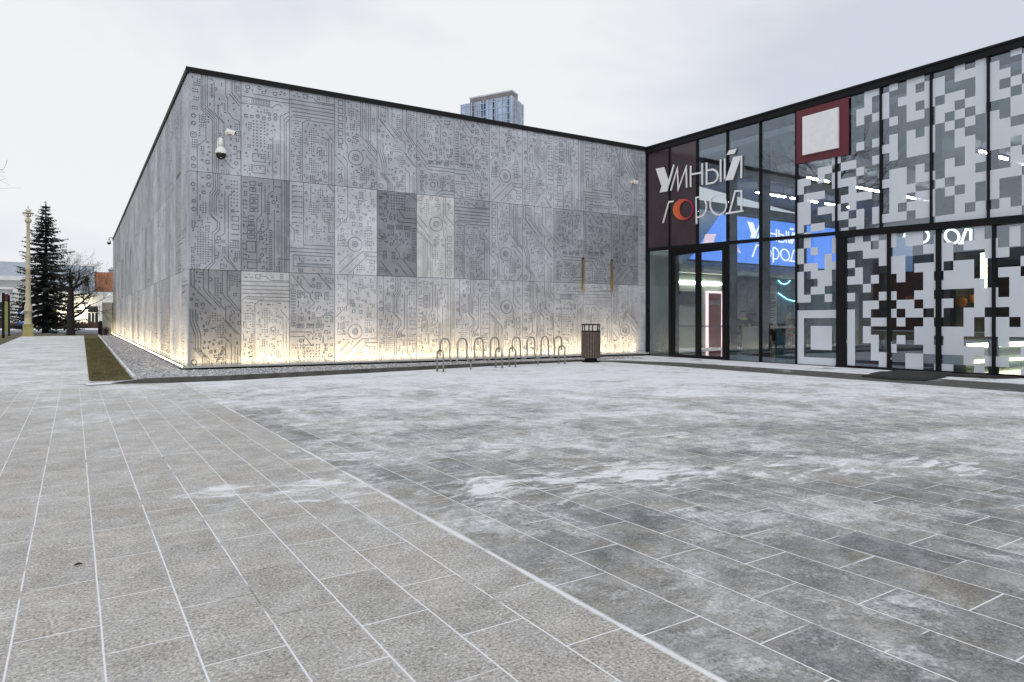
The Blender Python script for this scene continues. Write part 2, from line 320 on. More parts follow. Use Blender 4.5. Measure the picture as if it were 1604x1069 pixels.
# ------------------------------------------------------------------ helpers
class MB:
    def __init__(s): s.v = []; s.f = []; s.mi = []; s.cur = 0
    def add(s, vs, fs):
        o = len(s.v); s.v += [tuple(p) for p in vs]
        for f in fs: s.f.append(tuple(i + o for i in f)); s.mi.append(s.cur)
    def box(s, x0, x1, y0, y1, z0, z1, rz=0.0, c=(0, 0)):
        p = []
        for z in (z0, z1):
            for x, y in ((x0, y0), (x1, y0), (x1, y1), (x0, y1)):
                if rz or c != (0, 0):
                    x, y = c[0] + x * math.cos(rz) - y * math.sin(rz), c[1] + x * math.sin(rz) + y * math.cos(rz)
                p.append((x, y, z))
        s.add(p, [(0, 3, 2, 1), (4, 5, 6, 7), (0, 1, 5, 4), (1, 2, 6, 5), (2, 3, 7, 6), (3, 0, 4, 7)])
    def hexa(s, b, t):
        """bottom ring b and top ring t, same count"""
        n = len(b); fs = [tuple(range(n))[::-1], tuple(range(n, 2 * n))]
        for i in range(n): fs.append((i, (i + 1) % n, n + (i + 1) % n, n + i))
        s.add(list(b) + list(t), fs)
    def prism(s, poly, z0, z1): s.hexa([(x, y, z0) for x, y in poly], [(x, y, z1) for x, y in poly])
    def tube(s, pts, r, seg=8, caps=True):
        pts = [Vector(p) for p in pts]; n = len(pts)
        rs = r if isinstance(r, (list, tuple)) else [r] * n
        up = Vector((0, 0, 1)); ring = []; pu = None
        for i, p in enumerate(pts):
            d = (pts[min(i + 1, n - 1)] - pts[max(i - 1, 0)]).normalized()
            if pu is None:
                pu = d.orthogonal().normalized() if abs(d.dot(up)) > 0.9 else (up - d * up.dot(d)).normalized()
            else:
                pu = (pu - d * pu.dot(d)); pu = pu.normalized() if pu.length > 1e-4 else d.orthogonal().normalized()
            q = d.cross(pu)
            ring.append([p + (pu * math.cos(2 * PI * j / seg) + q * math.sin(2 * PI * j / seg)) * rs[i] for j in range(seg)])
        vs = [a for b in ring for a in b]; fs = []
        for i in range(n - 1):
            for j in range(seg):
                fs.append((i * seg + j, i * seg + (j + 1) % seg, (i + 1) * seg + (j + 1) % seg, (i + 1) * seg + j))
        if caps: fs.append(tuple(range(seg))[::-1]); fs.append(tuple((n - 1) * seg + j for j in range(seg)))
        s.add(vs, fs)
    def lathe(s, prof, seg=20, c=(0, 0, 0)):
        vs = []; fs = []; n = len(prof)
        for r, z in prof:
            for j in range(seg):
                a = 2 * PI * j / seg; vs.append((c[0] + r * math.cos(a), c[1] + r * math.sin(a), c[2] + z))
        for i in range(n - 1):
            for j in range(seg): fs.append((i * seg + j, i * seg + (j + 1) % seg, (i + 1) * seg + (j + 1) % seg, (i + 1) * seg + j))
        fs.append(tuple(range(seg))[::-1]); fs.append(tuple((n - 1) * seg + j for j in range(seg)))
        s.add(vs, fs)
def wm(o):
    m = o.matrix_basis.copy()
    return (wm(o.parent) @ o.matrix_parent_inverse @ m) if o.parent else m
def obj(name, mb, m, parent=None, local=False, smooth=False, bevel=0.0):
    me = bpy.data.meshes.new(name)
    me.from_pydata(mb.v, [], mb.f)
    for q in (m if isinstance(m, (list, tuple)) else [m]): me.materials.append(M[q] if isinstance(q, str) else q)
    if isinstance(m, (list, tuple)): me.polygons.foreach_set('material_index', mb.mi)
    if smooth: me.polygons.foreach_set('use_smooth', [True] * len(me.polygons))
    me.update()
    o = bpy.data.objects.new(name, me); COL.objects.link(o)
    if parent:
        o.parent = parent
        if not local: o.matrix_parent_inverse = wm(parent).inverted()
    if bevel:
        b = o.modifiers.new('bevel', 'BEVEL'); b.width = bevel; b.segments = 2; b.limit_method = 'ANGLE'
    return o
def tag(o, label, cat, group=None):
    o['label'] = label; o['category'] = cat
    if group: o['group'] = group
    return o
def thing(name, label, cat, loc=(0, 0, 0), rz=0.0, group=None):
    o = bpy.data.objects.new(name, None); COL.objects.link(o); o.empty_display_size = 0.3
    o.location = loc; o.rotation_euler = (0, 0, rz)
    return tag(o, label, cat, group)
def struct(name, mb, m, **k):
    o = obj(name, mb, m, **k); o['kind'] = 'structure'; return o
def dup(r, loc, rz, label):
    c = r.copy(); COL.objects.link(c); c.location = loc; c.rotation_euler = (0, 0, rz); c['label'] = label
    def rec(a, b):
        for ch in list(a.children):
            d = ch.copy(); COL.objects.link(d); d.parent = b; rec(ch, d)
    rec(r, c); return c
def gz(y): return 0.0089 * (min(max(y, 18.0), 75.0) - 18.0)

# ------------------------------------------------------------------ ground
def sheet(name, polys, m, dz, thick=0.0):
    """flat sheet laid over the ground that rises gently beyond the corner"""
    bm = bmesh.new()
    for poly in polys:
        vs = [bm.verts.new((x, y, 0)) for x, y in poly]
        bm.faces.new(vs)
    for cut in (18.0, 75.0):
        bmesh.ops.bisect_plane(bm, geom=bm.verts[:] + bm.edges[:] + bm.faces[:], plane_co=(0, cut, 0), plane_no=(0, 1, 0))
    for q in bm.verts: q.co.z = gz(q.co.y) + dz
    bmesh.ops.recalc_face_normals(bm, faces=bm.faces[:])
    for f in bm.faces:
        if f.normal.z < 0: f.normal_flip()
    me = bpy.data.meshes.new(name); bm.to_mesh(me); bm.free(); me.materials.append(M[m])
    o = bpy.data.objects.new(name, me); COL.objects.link(o); o['kind'] = 'structure'
    return o
BX = 1.82
sheet('ground', [[(-900, -600), (900, -600), (900, 1500), (-900, 1500)]], 'ground', -0.012)
sheet('path', [[(-9, -14), (BX, -14), (BX, 15.4), (0.0, 15.4), (0.3, 15.6), (0.55, 53), (-2.75, 53), (-2.75, 37.7), (-9, 24)]], 'pave_light', 0.0)
sheet('plaza', [[(BX, -14), (13.7, -14), (13.7, 16.4), (BX, 15.6)]], 'pave_dark', 0.0)
sheet('snow_verge', [[(13.7, -14), (17.2, -14), (17.44, 17.9), (13.7, 16.6)]], 'snow_verge', -0.004)
sheet('asphalt_strip', [[(13.25, 16.05), (13.55, 15.5), (13.72, 13.0), (13.66, 5.0), (13.62, -14), (15.5, -14), (15.33, 6.6), (15.08, 14.2), (14.2, 16.05), (13.8, 16.25)]], 'asphalt', 0.005)
sheet('gravel_bed', [[(1.06, 15.75), (1.0, 15.34), (1.54, 15.02), (2.7, 14.9), (6.98, 15.5), (10.3, 15.95), (13.3, 16.25), (14.2, 16.6), (17.3, 17.9), (2.5, 18.55), (2.5, 57.0), (1.39, 57.0)]], 'gravel', 0.004)
sheet('turf', [[(0.26, 15.5), (1.03, 15.8), (1.37, 53), (0.58, 53)]], 'turf', 0.012)
sheet('snow_patch', [[(0.20, 15.05), (0.95, 15.30), (1.05, 15.82), (0.22, 15.52)]], 'snow_verge', 0.012)
sheet('lawn', [[(-40, 20), (-9.02, 24), (-2.78, 37.7), (-2.78, 53), (2.4, 53), (2.4, 57.3), (-40, 57.3)]], 'turf', 0.008)
sheet('street', [[(-120, 57.5), (40, 57.5), (40, 72), (-120, 72)]], 'street', 0.004)
sheet('pavement', [[(-120, 72.1), (40, 72.1), (40, 91), (-120, 91)]], 'snow_verge', 0.02)
# kerb round the gravel bed, and the thin edging between turf and gravel
mb = MB(); kp = [(0.62, 15.26), (1.2, 15.02), (1.6, 14.92), (2.7, 14.82), (5.0, 15.16), (6.98, 15.44), (10.3, 15.90), (13.3, 16.25)]
for a, b, h0, h1 in [(kp[i], kp[i + 1], [0.02, .10, .105, .105, .10, .095, .085, .05][i], [0.02, .10, .105, .105, .10, .095, .085, .05][i + 1]) for i in range(7)]:
    d = Vector((b[0] - a[0], b[1] - a[1])).normalized(); n = Vector((-d.y, d.x)) * 0.09
    r = [(a[0], a[1]), (b[0], b[1]), (b[0] + n.x, b[1] + n.y), (a[0] + n.x, a[1] + n.y)]
    mb.hexa([(x, y, -0.01) for x, y in r], [(r[0][0], r[0][1], h0), (r[1][0], r[1][1], h1), (r[2][0], r[2][1], h1), (r[3][0], r[3][1], h0)])
struct('kerb', mb, 'kerb')
mb = MB()
for i in range(8):
    y0 = 15.8 + i * 4.65; y1 = y0 + 4.64
    def ex(y): return 1.04 + (y - 15.8) / 37.2 * 0.335
    mb.hexa([(ex(y0) - .0, y0, gz(y0)), (ex(y0) + .05, y0, gz(y0)), (ex(y1) + .05, y1, gz(y1)), (ex(y1), y1, gz(y1))],
            [(ex(y0) - .0, y0, gz(y0) + .07), (ex(y0) + .05, y0, gz(y0) + .07), (ex(y1) + .05, y1, gz(y1) + .07), (ex(y1), y1, gz(y1) + .07)])
struct('lawn_edging', mb, 'snow_verge')
# grass blades on the turf strip
rng = random.Random(5); mb = MB()
for i in range(26000):
    t = rng.random() ** 1.7; y = 15.75 + t * 30
    x0 = 0.27 + (y - 15.5) * 0.0087; x1 = 1.0 + (y - 15.8) * 0.009
    x = x0 + rng.random() * (x1 - x0)
    if y < 17.0 and rng.random() < 0.55: continue
    h = rng.uniform(0.025, 0.06); a = rng.random() * PI; wd = 0.006; z = gz(y) + 0.03; lx, ly = rng.uniform(-.03, .03), rng.uniform(-.03, .03)
    mb.add([(x - wd * math.cos(a), y - wd * math.sin(a), z), (x + wd * math.cos(a), y + wd * math.sin(a), z), (x + lx, y + ly, z + h)], [(0, 1, 2)])
o = obj('grass', mb, 'blade'); o['kind'] = 'stuff'; o['label'] = 'short brownish green grass along the gravel strip'; o['category'] = 'grass'

# loose stones over the gravel bed
rng = random.Random(15); mb = MB()
def in_bed(x, y):
    if y < 18.4: return x > 1.1 and y > 15.35 + max(0, x - 2.7) * 0.085 + (0.35 if x < 1.6 else 0) and y < 18.4 - (x - 2.4) * 0.0417 - .12
    return 1.12 + (y - 15.8) * 0.009 < x < 2.3
while len(mb.v) < 6 * 15000:
    if rng.random() < .62: y = 15.2 + 36 * rng.random() ** 2.2; x = rng.uniform(1.05, 2.35)
    else: x = 2.0 + 14 * rng.random() ** 1.5; y = rng.uniform(15.3, 18.4)
    if not in_bed(x, y): continue
    r = rng.uniform(.012, .034); z = gz(y) + .006 + r * .3; a = rng.random() * 3; q = [r * rng.uniform(.7, 1.2) for _ in range(6)]; c_, s_ = math.cos(a), math.sin(a)
    mb.add([(x + q[0] * c_, y + q[0] * s_, z), (x - q[1] * s_, y + q[1] * c_, z), (x - q[2] * c_, y - q[2] * s_, z), (x + q[3] * s_, y - q[3] * c_, z), (x + r * .2, y, z + q[4] * .7), (x, y, z - q[5] * .6)],
           [(0, 1, 4), (1, 2, 4), (2, 3, 4), (3, 0, 4), (1, 0, 5), (2, 1, 5), (3, 2, 5), (0, 3, 5)])
M['pebble'] = mat('pebbles', (0.40, 0.40, 0.41), 0.8, 0, 0.85, 11)
o = obj('gravel_stones', mb, 'pebble'); o['kind'] = 'stuff'; o['label'] = 'loose pale gravel along the foot of the concrete walls'; o['category'] = 'gravel'

# ------------------------------------------------------------------ circuit board relief panels
PW, PH, DEP = 120, 244, 0.026     # cells of one centimetre
class Pan:
    def __init__(s, seed): s.a = np.zeros((PH, PW), bool); s.r = random.Random(seed)
    def st(s, x, y, w, h):
        x0, y0 = int(round(x)), int(round(y)); s.a[max(y0, 0):max(y0 + h, 0), max(x0, 0):max(x0 + w, 0)] = True
    def line(s, *p, w=2):
        for (xa, ya), (xb, yb) in zip(p[:-1], p[1:]):
            n = int(max(abs(xb - xa), abs(yb - ya))) + 1
            for i in range(n + 1): s.st(xa + (xb - xa) * i / n - w / 2, ya + (yb - ya) * i / n - w / 2, w, w if (xa == xb or ya == yb) else 1)
    def rect(s, x, y, w, h): s.st(x, y, w, h)
    def box(s, x, y, w, h, t=2):
        s.st(x, y, w, t); s.st(x, y + h - t, w, t); s.st(x, y, t, h); s.st(x + w - t, y, t, h)
    def ring(s, cx, cy, r, t=2):
        yy, xx = np.mgrid[0:PH, 0:PW]; d = np.hypot(xx - cx, yy - cy); s.a |= (d <= r) & (d > r - t)
    def disc(s, cx, cy, r): s.ring(cx, cy, r, r + 1)
    def dots(s, x, y, nx, ny, dx, dy, sz=3, p=1.0):
        for i in range(nx):
            for j in range(ny):
                if s.r.random() < p: s.st(x + i * dx, y + j * dy, sz, sz)
    def comb(s, x, y, n, dy, w, h=3):
        for j in range(n): s.st(x, y + j * dy, w, h)
    def blob(s, cx, cy, rx, ry, d=5, sz=3):
        d = max(d, 6)
        for i in range(int(-rx // d), int(rx // d) + 1):
            for j in range(int(-ry // d), int(ry // d) + 1):
                if (i * d / rx) ** 2 + (j * d / ry) ** 2 < s.r.uniform(.5, 1.1): s.st(cx + i * d, cy + j * d, sz, sz)
    def pads(s, x, y, n, dy, w, h):
        for j in range(n):
            s.box(x, y + j * dy, w, h)
            if j % 2: s.st(x + w * .35, y + j * dy + 3, max(2, int(w * .3)), max(2, h - 6))
    def small(s, x0, y0, x1, y1, n):
        for _ in range(n):
            for _t in range(6):
                x, y = s.r.uniform(x0, x1), s.r.uniform(y0, y1)
                if not s.a[max(int(y) - 2, 0):int(y) + 11, max(int(x) - 2, 0):int(x) + 9].any(): break
            else: continue
            q = s.r.random()
            if q < .35: s.st(x, y, s.r.randint(2, 4), s.r.randint(4, 9))
            elif q < .6: s.st(x, y, s.r.randint(4, 8), s.r.randint(2, 4))
            elif q < .8: s.dots(x, y, s.r.randint(1, 3), s.r.randint(2, 4), 5, 5)
            elif q < .9: s.ring(x, y, s.r.choice((4, 5)), 2)
            else: s.box(x, y, s.r.randint(7, 11), s.r.randint(7, 13))
    def trunk(s, xs, y0, y1, y2, shift, y3=PH):
        """parallel traces that jog sideways on a diagonal"""
        for i, x in enumerate(xs):
            j = i * 2.2 * (1 if shift > 0 else -1)
            s.line((x, y0), (x, y1 - j), (x + shift, y2 - j), (x + shift, y3))
def dA():
    p = Pan(1)
    for y in (106, 125, 213, 232): p.ring(9, y, 6, 3)
    p.ring(9, 153, 8, 2); p.disc(9, 153, 4)
    p.trunk((27, 31.5, 36, 41), 0, 88, 112, 26)
    p.line((45, 8), (52, 8), (57, 16), (57, 90), (80, 118)); p.line((57, 90), (80, 113), (80, 205))
    p.line((84, 2), (84, 44), (89, 52), (89, 84), (101, 100), (116, 105), (117, 150))
    p.line((99, 2), (99, 35), (118, 58)); p.line((106, 2), (106, 28), (119, 44)); p.line((93, 40), (117, 66), w=3)
    p.line((38, 120), (38, 163), (18, 181), (18, PH)); p.line((81, 208), (97, 226), (105, 229))
    for y in (20, 29, 38, 47, 70, 78, 86): p.st(64 if y > 60 else 49, y, 5, 5); p.st(65 if y > 60 else 50, y + 6, 3, 2)
    for y in (22, 38, 58, 82): p.dots(5 + y % 9, y, 3, 2, 5, 6)
    p.dots(22, 128, 1, 5, 5, 6); p.dots(26, 120, 3, 3, 5, 5); p.dots(6, 165, 3, 4, 5, 6); p.dots(30, 98, 3, 4, 6, 6, p=.7)
    for y in (118, 150, 165, 192, 205): p.st(94, y, 4, 8)
    p.ring(41, 218, 6, 3); p.disc(41, 168, 3); p.st(28, 196, 6, 10); p.dots(72, 235, 4, 2, 6, 5); p.dots(105, 112, 3, 3, 5, 6); p.box(110, 180, 10, 22)
    p.small(104, 200, 116, 238, 7); return p
def dB():
    p = Pan(2)
    p.line((0, 38), (120, 38)); p.line((0, 56), (78, 56), (88, 46), (97, 46)); p.line((28, 28), (120, 28)); p.line((96, 46), (102, 52))
    p.comb(25, 40, 1, 1, 46, 2); p.comb(25, 53, 1, 1, 46, 2)
    for x in range(25, 72, 4): p.st(x, 42, 2, 11)
    p.ring(15, 12, 6, 2); p.ring(14, 24, 4, 2); p.small(40, 8, 115, 24, 16)
    for x in (11, 25, 40, 55, 69, 84): p.ring(x, 84 + (x % 2) * 3, 5, 3)
    for x in (69, 84): p.ring(x, 74, 5, 3)
    p.dots(38, 70, 2, 1, 9, 5, 4); p.dots(28, 96, 4, 9, 9, 8, 4); p.disc(78, 104, 3); p.disc(64, 128, 3)
    for y in (182, 212): p.box(27, y, 33, 22); p.small(32, y + 4, 52, y + 14, 5)
    p.line((78, 136), (78, PH)); p.dots(87, 150, 2, 8, 5, 4, 2)
    for i, x in enumerate((97, 107, 112)): p.line((120, 62 + i * 9), (x, 76 + i * 8), (x, PH))
    p.small(4, 225, 22, 238, 4); p.small(30, 170, 70, 180, 3); return p
def dC():
    p = Pan(3)
    for i, y in enumerate((26, 37, 47, 57)): p.line((0 + i * 2, y), (120, y))
    p.line((44, 12), (60, 12), (72, 22), (120, 22)); p.line((120, 76), (44, 76), (33, 86), (33, PH)); p.line((120, 66), (12, 66), (2, 76))
    p.pads(34, 6, 1, 20, 14, 12); p.small(2, 4, 28, 22, 6); p.dots(12, 70, 9, 1, 5, 5); p.dots(8, 80, 4, 9, 6, 7, p=.6)
    p.blob(62, 118, 15, 26); p.blob(56, 150, 9, 14); p.blob(84, 158, 15, 12); p.blob(62, 200, 22, 20, 6); p.ring(78, 150, 7, 2)
    p.box(4, 130, 9, 16); p.small(3, 120, 26, 236, 42); p.dots(27, 112, 1, 22, 5, 6)
    p.line((98, 100), (112, 118), (120, 126)); p.line((104, 118), (104, PH)); p.line((112, 130), (112, PH)); p.line((64, PH), (64, 226))
    p.small(45, 180, 98, 238, 24); return p
def dD():
    p = Pan(4)
    for j in range(6): p.box(8, 6 + j * 21, 15, 16)
    p.small(10, 8, 20, 120, 8); p.line((28, 0), (28, 118), (34, 128), (34, 150))
    p.ring(58, 160, 22, 2); p.ring(58, 160, 10, 3); p.ring(58, 160, 5, 2)
    p.blob(44, 30, 9, 26, 4); p.blob(60, 62, 7, 30, 4); p.small(34, 95, 66, 125, 12)
    for i, x in enumerate((72, 78, 88, 95, 101)): p.line((x, 0), (x, 96 + i * 5), (120, 96 + i * 5 + (120 - x)))
    p.line((80, 120), (120, 164)); p.line((88, 150), (118, 182)); p.line((0, 160), (28, 190), (28, PH)); p.line((22, 160), (34, 174), (34, PH))
    p.dots(82, 20, 1, 7, 5, 6); p.blob(100, 120, 10, 18, 5); p.small(6, 150, 24, 236, 14); p.blob(52, 212, 8, 20, 5); p.blob(88, 205, 10, 30, 5)
    for q in ((14, 216), (56, 234), (74, 236)): p.ring(q[0], q[1], 6, 3)
    p.small(96, 190, 116, 238, 10); return p
def dE():
    p = Pan(5)
    for i, x in enumerate((4, 11, 32, 44, 76, 88)): p.line((x, 0), (x, 40 + i * 5), (x + 44 - i * 2, 88 + i * 4))
    p.line((84, 92), (84, 128), (117, 165)); p.line((79, 126), (110, 163)); p.line((80, 170), (98, 188), (98, PH)); p.line((84, 186), (84, PH)); p.line((106, 195), (106, PH)); p.line((112, 198), (112, PH))
    p.trunk((2, 8, 14), 100, 130, 168, 12, 205)
    for i in range(4): p.line((8 + i * 4, 196), (30 + i * 5, 222 + i), (30 + i * 5, PH))
    p.small(6, 6, 34, 60, 16); p.blob(64, 44, 12, 28, 6); p.blob(92, 30, 10, 22, 6); p.blob(58, 120, 20, 14, 6); p.blob(70, 150, 14, 20, 6); p.small(14, 104, 40, 150, 12); p.small(48, 170, 76, 236, 20)
    p.dots(60, 214, 4, 4, 6, 6); p.ring(10, 232, 8, 3); p.small(90, 100, 116, 140, 9); p.blob(110, 20, 8, 18, 5); return p
def dF():
    p = Pan(6)
    p.blob(22, 26, 18, 26, 5); p.line((66, 18), (76, 34), (76, 90)); p.box(88, 14, 18, 12); p.ring(88, 56, 7, 3); p.box(102, 62, 8, 22)
    p.line((0, 86), (20, 108)); p.line((0, 100), (24, 126)); p.line((12, 128), (36, 158), (120, 158)); p.line((18, 150), (34, 168), (120, 168))
    p.small(30, 30, 64, 150, 34); p.small(64, 92, 112, 140, 26)
    for x in (34, 60, 86): p.box(x, 140, 18, 11); p.box(x + 3, 143, 12, 5)
    for y in (178, 192, 206, 218, 230): p.ring(15, y, 5, 2)
    p.ring(50, 212, 9, 3); p.dots(38, 196, 5, 1, 6, 6); p.dots(38, 226, 5, 1, 6, 6); p.blob(84, 190, 14, 12, 6); p.small(64, 174, 114, 222, 20)
    p.line((58, PH), (78, 226), (120, 226)); p.line((70, PH), (84, 236), (120, 236)); p.ring(112, 140, 5, 3); return p
def dG():
    p = Pan(7)
    p.comb(3, 60, 11, 8, 12, 4); p.dots(3, 44, 3, 3, 5, 5)
    p.line((6, 6), (42, 50), (54, 54), (54, 66), (66, 80), (50, 96)); p.line((32, 6), (58, 38)); p.line((74, 0), (112, 44), w=3)
    for q in ((20, 46, 10, 20), (66, 50, 11, 20), (92, 50, 11, 22)): p.box(*q); p.st(q[0] + 4, q[1] + 4, 3, 10)
    p.small(32, 46, 64, 64, 8); p.small(20, 90, 110, 118, 44); p.rect(92, 106, 20, 3); p.rect(92, 112, 20, 3)
    for x in range(92, 112, 5): p.st(x, 106, 2, 9)
    for x in (18, 44, 70): p.box(x, 136, 20, 12); p.st(x + 4, 139, 12, 5)
    p.dots(102, 10, 3, 3, 6, 6); p.rect(92, 8, 7, 12); p.ring(62, 16, 5, 3)
    p.line((0, 158), (54, 158), (60, 166)); p.line((0, 170), (38, 170), (58, 196)); p.small(58, 150, 112, 180, 20)
    p.dots(6, 192, 5, 2, 7, 7); p.dots(36, 192, 6, 6, 8, 8, 4, .85); p.small(86, 188, 112, 236, 16)
    p.line((0, 226), (20, 240), (60, 240)); p.dots(108, 60, 2, 6, 6, 9); return p
def dH():
    p = Pan(8)
    p.line((36, 0), (36, 84), (2, 118)); p.ring(56, 158, 21, 2); p.ring(56, 158, 9, 3); p.ring(56, 158, 4, 2)
    for q in ((48, 78), (68, 80), (48, 96), (68, 98)): p.box(q[0], q[1], 9, 11)
    for q in ((50, 22), (70, 28), (54, 46), (84, 46), (104, 40), (16, 66), (100, 80), (20, 90)): p.disc(q[0], q[1], 2); p.box(q[0] + 6, q[1], 7, 10)
    p.dots(8, 26, 4, 4, 5, 6, p=.7); p.dots(84, 118, 4, 8, 6, 7, p=.8); p.box(90, 148, 14, 12); p.small(82, 170, 94, 180, 3)
    p.line((120, 178), (78, 178), (12, 240)); p.line((120, 190), (92, 190), (40, 240)); p.line((12, 216), (40, 186)); p.dots(6, 150, 4, 3, 6, 7); p.dots(22, 122, 3, 8, 6, 8, p=.6)
    p.box(98, 200, 16, 11); p.box(98, 216, 16, 14); p.blob(68, 222, 14, 14, 6); return p
def dI():
    p = Pan(9)
    p.line((18, 0), (18, 110)); p.trunk((55, 60, 65, 70), 0, 40, 52, -8, 105)
    p.line((47, 105), (64, 124), (64, 140), (52, 152), (52, 226), (34, PH)); p.line((52, 108), (70, 126), (70, 142), (58, 156), (58, 226), (44, PH))
    p.line((82, 44), (82, 150), (74, 158)); p.line((90, PH - 30), (90, 56), (104, 40)); p.line((90, 214), (112, PH)); p.line((80, 210), (108, PH))
    for q in ((44, 10, 6), (44, 30, 6), (32, 50, 5), (88, 32, 5), (10, 74, 5), (10, 94, 6)): p.ring(q[0], q[1], q[2], 3)
    p.blob(30, 186, 22, 52, 5); p.blob(30, 88, 12, 16, 5); p.small(4, 120, 46, 238, 46)
    for y in (104, 126, 150, 166): p.box(98, y, 18, 14 if y < 150 else 4)
    p.dots(96, 14, 3, 7, 7, 9); p.dots(94, 172, 4, 3, 6, 6); p.small(64, 160, 86, 236, 26); p.dots(60, 78, 4, 2, 7, 8); p.dots(4, 190, 2, 8, 5, 6); return p
def dJ():
    p = Pan(10)
    for y in (14, 24, 60, 70, 80, 104, 114, 146, 172, 186, 200, 212): p.dots(4, y, 2, 1, 6, 5, 4)
    p.pads(20, 10, 2, 16, 16, 12); p.pads(20, 44, 4, 12, 22, 10); p.pads(16, 100, 2, 14, 16, 11); p.pads(14, 126, 3, 12, 20, 10)
    p.box(12, 166, 24, 30); p.rect(12, 214, 30, 2); p.box(14, 220, 26, 18)
    p.line((50, 12), (50, 96), (38, 110), (38, PH)); p.dots(57, 20, 1, 14, 5, 5); p.line((80, 0), (80, 30), (66, 42), (66, 130), (52, 144))
    p.line((82, 82), (82, PH)); p.rect(88, 108, 7, 88)
    for x in (100, 108, 113, 117): p.line((x, 0), (x, PH if x < 117 else 150))
    p.small(42, 100, 62, 238, 54); p.comb(68, 134, 18, 6, 9, 3); p.dots(62, 60, 2, 6, 6, 6); p.small(86, 204, 116, 238, 10); p.line((95, PH), (95, 210), (120, 210)); return p
def dK():
    p = Pan(11)
    for j in range(8):
        p.st(6, 10 + j * 14, 14, 3); p.st(6, 10 + j * 14, 3, 9); p.dots(24, 10 + j * 14, 2, 1, 6, 5)
    p.line((36, 0), (36, 176)); p.dots(54, 8, 1, 12, 5, 5); p.blob(62, 70, 18, 22, 5); p.blob(80, 22, 10, 20, 6); p.blob(98, 88, 18, 20, 6); p.small(92, 28, 112, 60, 14)
    p.blob(70, 128, 14, 20, 5); p.rect(40, 116, 8, 46); p.rect(52, 144, 10, 18); p.line((0, 116), (12, 132), (12, 160)); p.line((104, 94), (104, 130), (120, 130)); p.small(98, 132, 114, 162, 12)
    for y in (168, 178, 188): p.line((36 if y < 170 else 0, y), (120, y))
    p.box(8, 196, 108, 32); p.rect(20, 218, 90, 6); p.small(14, 202, 104, 212, 10); p.dots(20, 140, 2, 3, 7, 9); p.line((104, 4), (120, 20), w=3); return p
def dL():
    p = Pan(12)
    p.trunk((40, 48, 60, 72), 0, 40, 98, 44, 112); p.line((34, 20), (34, 96), (60, 122)); p.ring(70, 176, 20, 3); p.ring(70, 176, 9, 3)
    p.line((92, 0), (92, 40), (120, 68)); p.line((20, 120), (62, 160), w=3); p.line((20, 200), (56, 240)); p.line((0, 180), (30, 214), (30, PH)); p.line((104, 110), (104, PH)); p.line((112, 90), (112, PH))
    p.small(4, 4, 30, 110, 30); p.blob(18, 150, 10, 20, 5); p.blob(88, 210, 12, 18, 6); p.small(50, 60, 84, 80, 8); p.dots(96, 14, 3, 4, 6, 7); p.blob(100, 84, 8, 8, 4); p.small(40, 206, 100, 238, 18); return p

def panel_mesh(name, a):
    """recessed relief: flat cells merged into rectangles, walls between the two levels"""
    H, W = a.shape; vid = {}; vs = []; fs = []
    def V(i, j, l):
        q = (i, j, l); r = vid.get(q)
        if r is None:
            r = vid[q] = len(vs); vs.append((i * 0.01, DEP if l else 0.0, (H - j) * 0.01))
        return r
    open_ = {}
    def close(q, j1):
        i0, i1, l = q; j0 = open_.pop(q)
        fs.append((V(i0, j1, l), V(i1, j1, l), V(i1, j0, l), V(i0, j0, l)))
    for j in range(H):
        row = a[j]; ch = np.flatnonzero(row[1:] != row[:-1]) + 1
        e = [0] + ch.tolist() + [W]; runs = {(e[i], e[i + 1], bool(row[e[i]])) for i in range(len(e) - 1)}
        for q in [q for q in open_ if q not in runs]: close(q, j)
        for q in runs: open_.setdefault(q, j)
    for q in list(open_): close(q, H)
    p = np.zeros((H + 2, W + 2), bool); p[1:-1, 1:-1] = a
    for i in range(W + 1):            # walls across x
        d = p[1:-1, i] != p[1:-1, i + 1]; j = 0
        if i in (0, W): continue
        while j < H:
            if d[j]:
                j0 = j; s_ = p[j + 1, i]
                while j < H and d[j] and p[j + 1, i] == s_: j += 1
                q = (V(i, j0, 0), V(i, j0, 1), V(i, j, 1), V(i, j, 0)); fs.append(q if s_ else q[::-1])
            else: j += 1
    for j in range(1, H):
        d = p[j, 1:-1] != p[j + 1, 1:-1]; i = 0
        while i < W:
            if d[i]:
                i0 = i; s_ = p[j, i + 1]
                while i < W and d[i] and p[j, i + 1] == s_: i += 1
                q = (V(i0, j, 0), V(i, j, 0), V(i, j, 1), V(i0, j, 1)); fs.append(q if s_ else q[::-1])
            else: i += 1
    # returns at the panel's four edges
    e = []
    for (i0, j0, i1, j1) in ((0, 0, W, 0), (W, 0, W, H), (W, H, 0, H), (0, H, 0, 0)):
        b0 = len(vs); vs.extend([(i0 * .01, 0, (H - j0) * .01), (i1 * .01, 0, (H - j1) * .01), (i1 * .01, .05, (H - j1) * .01), (i0 * .01, .05, (H - j0) * .01)])
        fs.append((b0, b0 + 1, b0 + 2, b0 + 3))
    me = bpy.data.meshes.new(name); me.from_pydata(vs, [], fs); me.materials.append(M['panel']); me.update()
    return me
def full(f):
    p = f(); p.small(3, 4, 110, 236, 70); return p
PM = {c: panel_mesh('relief_panel', full(f).a) for c, f in zip('ABCDEFGHIJKL', (dA, dB, dC, dD, dE, dF, dG, dH, dI, dJ, dK, dL))}
for c in 'CDG': PM[c.lower()] = panel_mesh('relief_panel', {'C': dC, 'D': dD, 'G': dG}[c]().a[::-1, ::-1])
endp = Pan(30)
for y in range(14, 240, 17): endp.line((0, y), (26, y), w=1)
endp.small(4, 10, 22, 236, 22)
PM['Z'] = panel_mesh('relief_panel', endp.a[:, :30])

